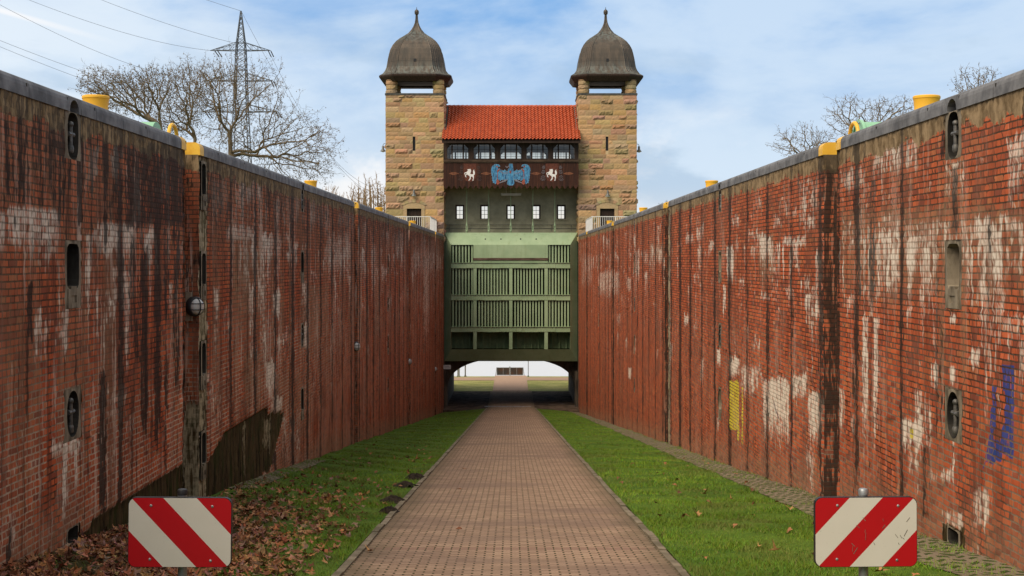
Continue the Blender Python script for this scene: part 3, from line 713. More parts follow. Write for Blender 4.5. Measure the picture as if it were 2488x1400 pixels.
# strip of grid pavers along the right wall and a short one on the left
structure(strip('grid_paving', MAT['gridpaver'], 4.28, 5.02, np.arange(8, 106, .5), lambda x, y: float(verge_z(x, y)) + .012 + bumpz(x, y) * .8, 4))
structure(strip('grid_paving', MAT['gridpaver'], -5.02, -4.55, np.arange(25.5, 36, .5), lambda x, y: float(verge_z(x, y)) + .018 + bumpz(x, y) * .5, 4))
MAT['floor_dark'] = mottled('dark_brown_floor', (.05, .036, .026), (.13, .09, .065), 1.6, .95, 0, .04, .1)  # dark brown floor either side of the path under the gate
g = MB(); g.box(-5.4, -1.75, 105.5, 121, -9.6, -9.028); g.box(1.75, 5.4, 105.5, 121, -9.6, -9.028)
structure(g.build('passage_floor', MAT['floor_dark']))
g = MB(); g.box(-2.0, 1.5, 108.0, 108.16, -9.03, -9.0); structure(g.build('gate_sill', mottled('worn_steel', (.16, .155, .15), (.40, .38, .36), 3, .35, .6, lo=.45, hi=.6)))
# beyond the gate
lg = strip('ground', MAT['farturf'], -1500, 1500, [-60, 100, 119, 132, 136.6], lambda x, y: -9.05 if y > 100 else -9.7, 1); structure(lg)
structure(strip('ground', MAT['farturf'], 1.5, 60, [121.0, 131.6], lambda x, y: -9.034, 1)); structure(strip('ground', MAT['farturf'], -60, -1.5, [121.0, 131.6], lambda x, y: -9.034, 1))
structure(strip('path', MAT['paver'], -1.55, 1.45, [121.0, 137.2], lambda x, y: -9.026, 1))
structure(strip('path', MAT['paver'], -60, -1.55, [131.8, 135.2], lambda x, y: -9.026, 1)); structure(strip('path', MAT['paver'], 1.45, 60, [131.8, 135.2], lambda x, y: -9.026, 1))
def water_material():
    m = M('canal_water', .22, 0, .5); P = m.pos(); m.col((.66, .61, .54))  # pale base colour stands in for bright sky reflected in the water
    m.bump(m.noise(m.mapping(P, (.15, 1, 1)), 1.2, 4), .08, .05); return m.m
structure(strip('water', water_material(), -2500, 2500, [137.0, 3500], lambda x, y: -9.4, 1))
# the upper level either side of the lock, falling to the lower level behind the towers
for s in (-1, 1):
    structure(strip('ground', MAT['turf'], s * 5.5, s * 900, [-60, 111, 128, 131], lambda x, y: 3.86 if y < 120 else (-9.0 if y < 130 else -9.2), 6))

# ------------------------------------------------------------------ grass blades and leaves
def blades():
    parts = []
    def area(s, y0, y1, dens, hmin, hmax, wd, xin=1.9, xout=5.0):
        n = int((xout - xin) * (y1 - y0) * dens); r = RNG
        x = s * (xin + (xout - xin) * r.random(n)); y = y0 + (y1 - y0) * r.random(n)
        cl = .5 + .5 * np.sin(x * 3.1 + 1.7 * np.sin(y * 1.3)) * np.sin(y * 2.3 + 1.1 * np.sin(x * 2.2))
        keep = r.random(n) < .45 + .55 * cl
        if s < 0:      # under the leaf litter the turf is thin
            bare = np.clip((-x - 2.4) / 1.2, 0, 1) * np.clip((26 - y) / 7, 0, 1); keep &= r.random(n) > .90 * bare
        else: keep &= ~((x > 4.25) & (r.random(n) < .55))
        x, y, cl = x[keep], y[keep], cl[keep]; n = len(x)
        h = (hmin + (hmax - hmin) * r.random(n) ** 1.5) * (.6 + .7 * cl); a = r.random(n) * 6.283; wv = wd * (.6 + .8 * r.random(n))
        z = verge_z(x, y) + .03 * np.sin(x * 2.1 + y * .9) * np.sin(y * .53 + 1) * np.minimum(1, (np.abs(x) - 1.87) * 2) - .008
        dx, dy = np.cos(a) * wv, np.sin(a) * wv; lx, ly = r.normal(size=n) * h * .55, r.normal(size=n) * h * .55
        V = np.stack([np.stack([x - dx, y - dy, z], 1), np.stack([x + dx, y + dy, z], 1), np.stack([x + lx, y + ly, z + h], 1)], 1)
        base = np.stack([.105 + .085 * r.random(n), .185 + .10 * r.random(n), .012 + .016 * r.random(n)], 1)
        dry = r.random(n) < .05; base[dry] = (.20, .17, .06)
        pch = (.5 + .5 * np.sin(x * 1.1 + y * .37) * np.sin(y * .61 + 2))[:, None]; base *= .66 + .5 * pch
        dr = (.5 + .5 * np.sin(x * 2.3 - y * .8 + 1.5 * np.sin(y * .45)) * np.sin(y * 1.05 + x)); dd = (dr > .68) | ((np.abs(x) > 4.0) & (dr > .5)) | ((np.abs(x) < 2.15) & (dr > .62)); base[dd] = base[dd] * .55 + np.array([.10, .085, .03]) * .6
        parts.append((V, base))
    for s in (-1, 1):
        area(s, 12, 24, 2000, .022, .07, .0042); area(s, 24, 42, 650, .025, .065, .0065); area(s, 42, 70, 220, .02, .05, .012); area(s, 70, 105, 90, .02, .05, .02, 1.95, 4.7)
        area(s, 12, 40, 160, .05, .13, .005, 1.84, 1.98)          # tufts along the kerb
        if s > 0: area(s, 12, 60, 260, .04, .12, .006, 4.85, 5.0)
    V = np.concatenate([p[0] for p in parts]).reshape(-1, 3); Cc = np.repeat(np.concatenate([p[1] for p in parts]), 3, 0)
    m = M('grass_blade', .7, 0, .2); m.col(m.attr('col')); m.b.inputs['Subsurface Weight'].default_value = 0
    o = mesh_np('grass', V, np.arange(len(V)).reshape(-1, 3), m.m, attrs={'col': Cc}); o['kind'] = 'stuff'
blades()
LEAFM = M('dry_leaf', .75, 0, .2)
_f = LEAFM.noise(LEAFM.pos(), 40, 3); LEAFM.col(LEAFM.mix(LEAFM.ramp(_f, .35, .7, 0, .5), LEAFM.attr('col'), (.10, .04, .015)))
def leaf_verts(r, size):
    out = []
    for i in range(10):
        t = 2 * math.pi * i / 10; rad = size * ((.62, .34)[i % 2] * (1.0 + .25 * r.normal())) * (1.25 if i in (0, 2, 8) else 1)
        out.append((math.cos(t) * rad, math.sin(t) * rad))
    cu, cv = r.normal() * 6 , r.normal() * 6; tw = r.normal() * 2.5
    return [(0, 0, 0)] + [(a, b, (cu * a * a + cv * b * b + tw * a * b + abs(r.normal()) * .006)) for a, b in out]
LEAF_F = [(0, 1 + i, 1 + (i + 1) % 10) for i in range(10)]
def leafcol(r):
    c = ((.34, .135, .055), (.42, .19, .08), (.22, .09, .045), (.50, .26, .12), (.14, .06, .035), (.33, .18, .13))[int(r.random() * 6)]
    return [x * (.8 + .4 * r.random()) for x in c]
def litter():
    r = np.random.default_rng(5); V = []; Fc = []; Cc = []
    def put(x, y, lift=0.0):
        b = len(V); rot = Matrix.Rotation(r.random() * 6.28, 3, 'Z') @ Matrix.Rotation(r.normal() * .45, 3, 'X') @ Matrix.Rotation(r.normal() * .45, 3, 'Y')
        c = leafcol(r); z = float(verge_z(x, y)) + bumpz(x, y) + .018 + lift
        for p in leaf_verts(r, 0.045 + .055 * r.random()):
            q = rot @ Vector(p); V.append((x + q.x, y + q.y, z + q.z)); Cc.append(c)
        Fc.extend([[b + i for i in f] for f in LEAF_F])
    n = 0
    while n < 5600:
        y = 11.5 + 26 * r.random() ** 1.7; x = -1.95 - 3.0 * r.random()
        d = np.clip((-x - 2.0) / 1.5, 0, 1) ** .8 * np.clip((30 - y) / 13, 0.0, 1) ** 1.7
        cl = .5 + .5 * math.sin(x * 3.3 + 1.3 * math.sin(y * .9)) * math.sin(y * 1.7 + x)
        if r.random() < d * (.25 + .95 * cl) + .012: put(x, y, .02 * r.random() * d); n += 1
    o = mesh_np('leaf_litter', V, Fc, LEAFM.m, attrs={'col': Cc}); o['kind'] = 'stuff'
litter()
def loose_leaves():
    r = np.random.default_rng(8); protos = []
    for i in range(6):
        v = leaf_verts(r, .068); me_o = mesh_np('fallen_leaf', v, LEAF_F, LEAFM.m, attrs={'col': [leafcol(r)] * 11}); protos.append(me_o.data); bpy.data.objects.remove(me_o)
    def place(x, y, lab, grp, onpath=False):
        z = ramp_z(y) + .03 if onpath else float(verge_z(x, y)) + bumpz(x, y) + .05
        o = link('fallen_leaf', protos[int(r.random() * 6)], None, (x, y, z)); s = .8 + .7 * r.random()
        o.rotation_euler = (r.normal() * .35, r.normal() * .35, r.random() * 6.28); o.scale = (s, s, s); tag(o, lab, 'leaf', grp)
    for i in range(52):
        y = 13 + 24 * r.random() ** 1.8; x = 2.0 + 2.7 * r.random() ** 1.0
        place(x, y, 'dry brown leaf lying in the grass right of the path', 'loose leaves on the right verge')
    for i in range(80):
        y = 22 + 22 * r.random() ** 1.3; x = -2.0 - 2.6 * r.random()
        place(x, y, 'dry brown leaf scattered in the grass left of the path', 'loose leaves on the left verge')
    for (X, Y) in ((1128, 1141), (1115, 1190), (1118, 1288), (900, 1345)):
        y = 7070 / (Y - 926); place((X - CX) * y / F, y, 'small brown leaf lying on the clay paver path', 'leaves on the path', True)
loose_leaves()
soil = mottled('fresh_soil', (.015, .011, .008), (.045, .032, .022), 12, .95, 0, .1, .6)
for (X, Y, sz, lab) in ((1008, 1164, .30, 'farthest dark molehill at the left kerb'), (985, 1184, .30, 'flat dark molehill second farthest along the left kerb'), (955, 1221, .30, 'biggest round molehill at the left kerb'), (945, 1246, .24, 'nearest small molehill beside the left kerb')):
    y = 7070 / (Y - 926); x = (X - CX) * y / F; r = np.random.default_rng(X); mb = MB(); v = [(x, y, 0)]; f = []; n = 18
    z0 = float(verge_z(x, y)) + .01
    for k in range(1, 6):
        for j in range(n):
            t = 2 * math.pi * j / n; rad = sz * k / 5 * (1 + .16 * r.normal() * (k > 2)); v.append((x + rad * math.cos(t) * .75, y + rad * math.sin(t), 0))
    hh = lambda p: z0 + sz * .36 * max(0, math.cos(min(1.57, math.hypot((p[0] - x) / .75, p[1] - y) / sz * 1.5))) + r.normal() * .012 - .01
    v = [(p[0], p[1], hh(p)) for p in v]
    f += [(0, 1 + j, 1 + (j + 1) % n) for j in range(n)]
    for k in range(4): f += [(1 + k * n + j, 1 + (k + 1) * n + j, 1 + (k + 1) * n + (j + 1) % n, 1 + k * n + (j + 1) % n) for j in range(n)]
    o = mesh_np('molehill', v, f, soil, loc=(x, y, z0), smooth=True); tag(o, lab, 'molehill', 'molehills by the kerb')

# ------------------------------------------------------------------ walls and what stands on them
wall(-1); wall(1)
WEAR = M('worn_yellow', .5, 0, .4); _p = WEAR.pos(); WEAR.col(WEAR.mix(WEAR.ramp(WEAR.noise(_p, 9, 5, .65), .62, .7), (.78, .42, .03), (.40, .22, .04)))
def bollard_mesh():
    mb = MB(); mb.lathe((0, 0, 0), [(.24, 0), (.24, .03), (.19, .05), (.165, .08), (.163, .20), (.170, .28), (.176, .305)], 28)
    return mb
bl = {(-1, 0): 'nearest yellow bollard on the left wall top', (-1, 1): 'second yellow bollard on the left wall top, beside the big tree', (-1, 2): 'third yellow bollard on the left wall top, before the tower', (-1, 3): 'farthest yellow bollard on the left wall, before the white railing',
      (1, 0): 'nearest yellow bollard on the right wall top, by the small trees', (1, 1): 'second yellow bollard on the right wall top against open sky', (1, 2): 'third yellow bollard on the right wall top, right of the tower', (1, 3): 'farthest yellow bollard on the right wall, before the white railing'}
proto = None
for (s, i), lab in bl.items():
    loc = (s * 5.58, 19.35 + 20.75 * i, 3.87)
    if proto is None:
        proto = empty('bollard', loc, lab, 'bollard', 'yellow mooring bollards')
        mb = bollard_mesh(); mb.v = [(v[0] + loc[0], v[1] + loc[1], v[2] + loc[2]) for v in mb.v]; mb.build('post', WEAR.m, proto, True)
        c = MB(); c.lathe(loc, [(.176, .305), (.182, .312), (.182, .338), (.17, .350), (.002, .353)], 28); c.build('cap', WEAR.m, proto, True); o = proto
    else: o = copy_tree(proto)
    o.location = loc; tag(o, lab)

# hoops for the ladder ends
def hoop(s, y, lab):
    x = s * 5.52; mb = MB(); pts = []
    for t in np.linspace(0, math.pi, 11): pts.append((x + s * .0, y + .30 * math.cos(t), 3.98 + .24 * math.sin(t)))
    pts = [(x, y + .30, 3.86)] + pts + [(x, y - .30, 3.86)]
    mb.tube(pts, .032, 8); o = mb.build('grab_rail', MAT['yellow'], None, True, loc=(x, y, 3.86)); tag(o, lab, 'grab rail', 'yellow grab rails')
hoop(-1, 23.5, 'pale yellow tube grab rail behind the left coping, in front of the big tree'); hoop(1, 23.2, 'yellow tube grab rail behind the right coping, beside the green cover')
def winch(s, lab):
    x0, x1 = sorted((s * (6.02 if s > 0 else 6.12), s * 7.1)); y = 24.9; z = 3.94
    root = empty('winch_cover', (s * 6.5, y, z), lab, 'machine cover', 'green machine covers')
    gm = mottled('mint_green_paint', (.20, .42, .25), (.27, .50, .32), 4, .5, 0, .4)
    b = MB(); arc = [(y + .42 * math.cos(t), z + .10 + .36 * math.sin(t)) for t in np.linspace(0, math.pi, 13)]
    n = 15; ring = [(y + .42, z)] + arc + [(y - .42, z)]
    v = [(x, p[0], p[1]) for x in (x0, x1) for p in ring]
    b.add(v, [tuple(range(n)), tuple(range(n, 2 * n))[::-1]] + [(i, i + n, i + n + 1, i + 1) for i in range(n - 1)]); b.build('cover', gm, root)
    l = MB(); arc2 = [(y + .46 * math.cos(t), z + .10 + .40 * math.sin(t)) for t in np.linspace(0, math.pi, 13)]
    for i in range(12):
        for (xa, xb) in ((x0 - .03, x0 + .02),):
            l.add([(xa, *arc2[i]), (xb, *arc2[i]), (xb, *arc2[i + 1]), (xa, *arc2[i + 1])], [(0, 1, 2, 3)]); l.add([(xa, *arc[i]), (xa, *arc2[i]), (xa, *arc2[i + 1]), (xa, *arc[i + 1])], [(0, 1, 2, 3)])
    l.build('rim', gm, root)
    k = MB(); k.box(x0 - .006, x0 + .01, y - .12, y + .05, z + .26, z + .30); k.box(x0 + .3, x0 + .46, y - .425, y - .40, z + .12, z + .15); k.build('vent_slot', MAT['black'], root)
winch(1, 'mint green machine cover with rounded lid behind the right coping'); winch(-1, 'mint green machine cover mostly hidden behind the left coping')

# bulkhead lamps in the grooves of the left wall
def wall_lamp():
    root = empty('wall_lamp', (0, 0, 0), 'x', 'wall lamp', 'bulkhead lamps on the left wall')
    ax = Vector((.80, -.60, 0)).normalized()
    b = MB(); b.box(-.22, -.05, -.02, .10, -.26, .26); b.build('bracket', MAT['niche'], root)
    b = MB(); b.lathe(-ax * .05, [(.16, 0), (.18, .02), (.18, .10), (.165, .125), (.145, .13)], 28, axis=ax); b.build('housing', MAT['black'], root, True)
    gl = mottled('opal_glass', (.46, .45, .42), (.54, .53, .50), 4, .25, 0, .5)
    b = MB(); b.lathe(ax * .07, [(.146, 0), (.140, .03), (.115, .065), (.07, .085), (.002, .092)], 28, axis=ax); b.build('lens', gl, root, True)
    b = MB(); sd = Vector((0, 0, 1)).cross(ax)
    for q in (-.055, .055):
        pts = [ax * (.07 + .105 * math.sin(t)) + sd * (.15 * math.cos(t)) * math.sqrt(max(0, 1 - (q / .17) ** 2)) + Vector((0, 0, q)) for t in np.linspace(0, math.pi, 11)]; b.tube(pts, .0075, 6)
    pts = [ax * (.07 + .108 * math.sin(t)) + Vector((0, 0, .155 * math.cos(t))) for t in np.linspace(0, math.pi, 13)]; b.tube(pts, .010, 6)
    b.build('guard', MAT['black'], root)
    return root
lp = wall_lamp()
for i, (y, lab) in enumerate(((22.9, 'nearest round bulkhead lamp on the left wall, large with black cage'), (46.6, 'second bulkhead lamp along the left wall'), (70.9, 'third small bulkhead lamp along the left wall'), (95.2, 'farthest bulkhead lamp on the left wall beside the gate'))):
    o = lp if i == 0 else copy_tree(lp); Yp = (745, 842, 879, 897)[i]
    o.scale = (.88, .88, .88); o.location = (-5.04, y, CZ + (CY - Yp) * y / F); tag(o, lab)

# ------------------------------------------------------------------ warning boards
RED = M('sign_red', .35, 0, .5); _q = RED.pos(); RED.col(RED.mix(RED.ramp(RED.noise(_q, 5, 5, .6), .45, .8, 0, .5), (.42, .003, .010), (.34, .003, .010)))
WHT = M('sign_white', .4, 0, .45); _q = WHT.pos(); WHT.col(WHT.mix(WHT.ramp(WHT.noise(WHT.mapping(_q, (1, 1, 3)), 30, 5, .7), .64, .72, 0, .8), WHT.mix(WHT.noise(_q, 4, 5), (.55, .53, .46), (.62, .60, .53)), (.27, .24, .19)))
GALV = mottled('galvanised_steel', (.24, .26, .27), (.36, .38, .39), 8, .45, .6, .4, .05)
def clip_poly(poly, n, d, keep):
    out = []
    for i in range(len(poly)):
        a, b = poly[i], poly[(i + 1) % len(poly)]; da = a[0] * n[0] + a[1] * n[1] - d; db = b[0] * n[0] + b[1] * n[1] - d
        if keep < 0: da, db = -da, -db
        if da >= 0: out.append(a)
        if (da > 0) != (db > 0) and abs(da - db) > 1e-9: t = da / (da - db); out.append((a[0] + (b[0] - a[0]) * t, a[1] + (b[1] - a[1]) * t))
    return out
def board(x, y, zc, s, yaw, roll, lab):
    W, H = .775, .525; root = empty('warning_board', (x, y + .06, float(verge_z(x, y))), lab, 'warning sign', 'striped warning boards')
    rd = .055; outl = []
    for (cx, cz, a0) in ((W / 2 - rd, H / 2 - rd, 0), (-W / 2 + rd, H / 2 - rd, 90), (-W / 2 + rd, -H / 2 + rd, 180), (W / 2 - rd, -H / 2 + rd, 270)):
        for t in range(0, 91, 15): outl.append((cx + rd * math.cos(R(a0 + t)), cz + rd * math.sin(R(a0 + t))))
    Mx = Matrix.Translation((x, y, zc)) @ Matrix.Rotation(R(yaw), 4, 'Z') @ Matrix.Rotation(R(roll), 4, 'Y')
    T = lambda mb: setattr(mb, 'v', [tuple(Mx @ Vector(v)) for v in mb.v]) or mb
    pl = MB(); pl.prism([(p[0] * 1.012, p[1] * 1.015) for p in outl], .0, .045); pr = T(pl).build('panel', MAT['black'], root)
    # stripe edges, offsets along the direction across the stripes
    red, wht = MB(), MB()
    # band lines: in photo the stripe boundaries cross the board in steps; slopes a little steeper than 45 degrees
    ang = R(40.5); n = (math.cos(ang) * s, math.sin(ang))       # across the stripes
    n = (math.sin(R(46.7)) * (1), math.cos(R(46.7)) * (1)) if s > 0 else (-math.sin(R(46.7)), math.cos(R(46.7)))
    edges = [-9, -.272, -.088, .088, .272, 9]
    for i in range(5):
        p = clip_poly(outl, n, edges[i], 1); p = clip_poly(p, n, edges[i + 1], -1)
        if len(p) > 2: (red if i % 2 == 0 else wht).prism(p, -.004, -.0005)
    T(red).build('red_stripes', RED.m, pr); T(wht).build('white_stripes', WHT.m, pr)
    b = MB()
    for (bx, bz) in ((-.22, .205), (.245, .20), (-.225, -.205), (.235, -.215)): b.lathe((bx, -.004, bz), [(.011, 0), (.010, -.003), (.004, -.006)], 10, axis=(0, 1, 0))
    T(b).build('rivet', GALV, pr)
    if s < 0:
        sc = MB(); r = np.random.default_rng(4)
        for k in range(16):
            cx, cz = r.uniform(-.34, .33), r.uniform(-.22, .1); a = r.uniform(.6, 2.4); l = r.uniform(.015, .06); sc.bar((cx, -.0045, cz), (cx + l * math.cos(a), -.0045, cz + l * math.sin(a)), .002, .004)
        T(sc).build('scratches', mottled('scratch_grey', (.10, .09, .07), (.2, .18, .14), 9), pr)['kind'] = 'stuff'
    p = MB(); p.tube([(x, y + .085, float(verge_z(x, y)) - .2), (x, y + .085, zc + H / 2 + .03)], .036, 16); p.build('post', GALV, root, True)
    c = MB(); c.lathe((x, y + .085, zc + H / 2 + .03), [(.039, -.02), (.040, .012), (.034, .024), (.015, .03), (.002, .031)], 16); c.build('post_cap', MAT['black'] if s > 0 else GALV, root, True)
    k = MB(); k.box(x - .06, x + .06, y + .045, y + .125, zc + .11, zc + .15); k.box(x - .06, x + .06, y + .045, y + .125, zc - .15, zc - .11); k.build('clamp', GALV, root)
board(-2.53, 11.0, CZ + (CY - 1294) * 11 / F, 1, 2.0, .6, 'red and white striped warning board on the left, stripes falling rightward, in fallen leaves')
board(2.71, 11.0, CZ + (CY - 1293) * 11 / F, -1, 1.0, -.2, 'red and white striped warning board on the right, scratched, stripes rising to the right')
# ------------------------------------------------------------------ the lift gate
def gate_green():
    m = M('gate_green_paint', .55, 0, .35); P = m.pos(); x, y, z = m.sep(P)
    c = m.mix(m.ramp(m.noise(P, .8, 5, .6), .35, .65), (.245, .335, .19), (.30, .39, .23))
    st = m.noise(m.mapping(P, (1, 1, .08)), 4, 5, .65); c = m.mix(m.ramp(st, .52, .72, 0, .45), c, (.20, .25, .12))
    c = m.mix(m.ramp(m.noise(P, 5, 5, .7), .64, .74, 0, .6), c, (.12, .085, .04)); m.col(c); return m.m
MAT['green'] = gate_green()
def gx(X, d=107.0): return (X - CX) * d / F
def gz(Y, d=107.0): return CZ + (CY - Y) * d / F
def lock_gate():
    yf, yb = 107.1, 107.75
    root = empty('lift_gate', (0, yb, gz(879)), 'pale green riveted steel lift gate with vertical bars, hung between the towers', 'lock gate')
    X0, X1, XI0, XI1 = gx(1078.5), gx(1404.5), gx(1096), gx(1385.5); Z0, Z1, ZI0, ZI1 = gz(879.5), gz(565), gz(849), gz(595)
    # sloping frame: outer edge set back, inner edge forward
    def ring(name, pts): mb = MB(); mb.add(pts, [(0, 1, 2, 3)]); return mb
    b = MB(); b.add([(X0, yb, Z1), (X1, yb, Z1), (XI1, yf, ZI1), (XI0, yf, ZI1)], [(0, 1, 2, 3)]); b.add([(X0, yb, Z1), (X1, yb, Z1), (X1, yf + 1.85, Z1), (X0, yf + 1.85, Z1)], [(0, 1, 2, 3)])
    for X in (1179, 1217, 1265, 1303): pass
    b.build('top_plate', MAT['green'], root)
    b = MB(); b.add([(X0, yb, Z0), (X1, yb, Z0), (XI1, yf, ZI0), (XI0, yf, ZI0)], [(3, 2, 1, 0)]); b.add([(X0, yb, Z0), (X1, yb, Z0), (X1, yf + 1.85, Z0), (X0, yf + 1.85, Z0)], [(3, 2, 1, 0)]); b.build('bottom_plate', MAT['green'], root)
    for (xo, xi) in ((X0, XI0), (X1, XI1)):
        b = MB(); b.add([(xo, yb, Z0), (xi, yf, ZI0), (xi, yf, ZI1), (xo, yb, Z1)], [(0, 1, 2, 3)]); b.add([(xo, yb, Z0), (xo, yb, Z1), (xo, yf + 1.85, Z1), (xo, yf + 1.85, Z0)], [(0, 1, 2, 3)]); b.add([(xi, yf, ZI0), (xi, yf + 1.85, ZI0), (xi, yf + 1.85, ZI1), (xi, yf, ZI1)], [(0, 1, 2, 3)])
        b.build('side_plate', MAT['green'], root)
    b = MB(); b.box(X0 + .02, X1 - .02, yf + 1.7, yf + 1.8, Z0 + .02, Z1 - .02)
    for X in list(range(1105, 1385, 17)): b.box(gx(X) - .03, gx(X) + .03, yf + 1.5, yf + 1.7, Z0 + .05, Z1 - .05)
    b.build('back_plate', mottled('gap_shade_green', (.045, .055, .035), (.085, .10, .06), 2, .7, 0, .2), root)  # near-black green stands in for the shade between the bars
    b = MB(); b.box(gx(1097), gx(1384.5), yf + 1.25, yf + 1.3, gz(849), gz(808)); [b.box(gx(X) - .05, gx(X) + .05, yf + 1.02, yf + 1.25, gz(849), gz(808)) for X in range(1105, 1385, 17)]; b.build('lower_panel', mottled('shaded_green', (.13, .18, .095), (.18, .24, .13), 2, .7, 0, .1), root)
    riv = MB()
    def rivets(x0, x1, z0, z1, nx, nz, yy):
        for i in range(nx):
            for j in range(nz):
                x = x0 + (x1 - x0) * i / max(nx - 1, 1); z = z0 + (z1 - z0) * j / max(nz - 1, 1); r = .022
                riv.add([(x - r, yy, z), (x, yy, z - r), (x + r, yy, z), (x, yy, z + r), (x, yy - .02, z)], [(0, 1, 4), (1, 2, 4), (2, 3, 4), (3, 0, 4)])
    for (Ya, Yb_) in ((638, 652), (716, 730), (794, 807)):
        b = MB(); za, zb = gz(Yb_), gz(Ya); b.box(XI0, XI1, yf - .02, yf + 1.69, za, zb); b.box(XI0, XI1, yf - .10, yf - .02, zb - .02, zb)
        b.build('cross_beam', MAT['green'], root)
        for (xa, xb) in ((1133, 1175), (1214, 1268), (1307, 1350)):
            pb = MB(); pb.box(gx(xa), gx(xb), yf - .035, yf - .02, za + .02, zb - .03); pb.build('splice_plate', MAT['green'], root)
            rivets(gx(xa) + .06, gx(xb) - .06, za + .08, zb - .10, int((xb - xa) / 3.4), 4, yf - .035)
    for X in (1154, 1241, 1327):
        b = MB(); top = gz(638) if X != 1241 else gz(638); b.box(gx(X) - .125, gx(X) + .125, yf - .012, yf + 1.49, ZI0, gz(652)); b.build('post', MAT['green'], root)
    # central panel over the top row
    b = MB(); b.box(gx(1150), gx(1331.5), yf - .004, yf + .06, gz(627.5), ZI1); b.build('centre_panel', MAT['green'], root)
    b = MB(); b.box(gx(1150), gx(1331.5), yf - .07, yf + .04, gz(632.5), gz(627)); tb = b.build('timber_strip', mottled('weathered_timber', (.05, .028, .022), (.13, .085, .065), 5, .9, 0, .1, .3, (.2, 1, 1)), root)
    b = MB(); b.box(gx(1150), gx(1331.5), yf - .004, yf + .05, gz(638), gz(632.5)); b.build('sill_plate', MAT['green'], root)
    hs = MB()
    for X in (1179, 1217, 1265, 1303):
        t = (581 - 565) / 30.0; yy = yb + (yf - yb) * t; hs.lathe((gx(X), yy - .03, gz(581)), [(.055, 0), (.055, .04)], 12, axis=(0, 1, 0))
    hs.build('bolt_hole', MAT['black'], root)
    for (xa, xb) in ((1148, 1166), (1316, 1334)):
        for k in range(4):
            for X in np.linspace(xa, xb, 5):
                t = (569 + 6 * k - 565) / 30.0; yy = yb + (yf - yb) * t - .01; z = gz(569 + 6 * k); x = gx(X); r = .022
                riv.add([(x - r, yy, z), (x, yy, z - r), (x + r, yy, z), (x, yy, z + r), (x, yy - .03, z)], [(0, 1, 4), (1, 2, 4), (2, 3, 4), (3, 0, 4)])
    rivets(gx(1152), gx(1157), gz(626), gz(598), 2, 9, yf - .004); rivets(gx(1325), gx(1330), gz(626), gz(598), 2, 9, yf - .004); rivets(gx(1238), gx(1244), gz(626), gz(598), 2, 9, yf - .004)
    for xo in (1081, 1391):
        for (Ya, Yb_) in ((639, 651), (717, 729), (795, 806)):
            for i in range(4):
                for j in range(4):
                    X = xo + i * 3.6; t = (X - 1078.5) / 17.5 if xo < 1200 else (1404.5 - X) / 19.0; yy = yb + (yf - yb) * t - .01; x = gx(X); z = gz(Yb_) + (gz(Ya) - gz(Yb_)) * j / 3; r = .022
                    riv.add([(x - r, yy, z), (x, yy, z - r), (x + r, yy, z), (x, yy, z + r), (x, yy - .03, z)], [(0, 1, 4), (1, 2, 4), (2, 3, 4), (3, 0, 4)])
    riv.build('rivet_rows', MAT['green'], root)['kind'] = 'stuff'
    # vertical bars; one mesh per length, copied
    def barmesh(z0, z1):
        b = MB(); b.box(-.058, .058, 0, .5, z0, z1); o = b.build('bar', MAT['green']); me = o.data; bpy.data.objects.remove(o); return me
    rows = [(638, 595, True), (716, 652, False), (794, 730, False)]
    for (Yb_, Yt, outer) in rows:
        me = barmesh(gz(Yb_), gz(Yt))
        bays = [(1100.7, 1146.6, 7), (1335.4, 1380.5, 7)] + ([] if outer else [(1164.2, 1230.7, 10), (1251.5, 1317.0, 10)])
        for (xa, xb, n) in bays:
            for i in range(n):
                o = link('bar', me, root); o.location = (gx(xa + (xb - xa) * i / (n - 1)), yf + .10 - origin(root).y, -origin(root).z)
    # slanting braces behind the outer top bays
    # hanger rods and turnbuckles
    for X in (1133, 1187, 1241, 1295, 1349):
        b = MB(); x = gx(X); b.tube([(x, 107.9, gz(566)), (x, 107.9, gz(455))], .028, 6); rod = b.build('hanger_rod', MAT['green'], root)
        t = MB(); t.box(x - .075, x - .03, 107.86, 107.94, gz(560), gz(549)); t.box(x + .03, x + .075, 107.86, 107.94, gz(560), gz(549)); t.lathe((x, 107.9, gz(564)), [(.06, 0), (.09, .1), (.05, .16)], 8); t.lathe((x, 107.9, gz(549)), [(.08, 0), (.08, .06), (.03, .3)], 8); t.build('turnbuckle', MAT['green'], rod)
lock_gate()

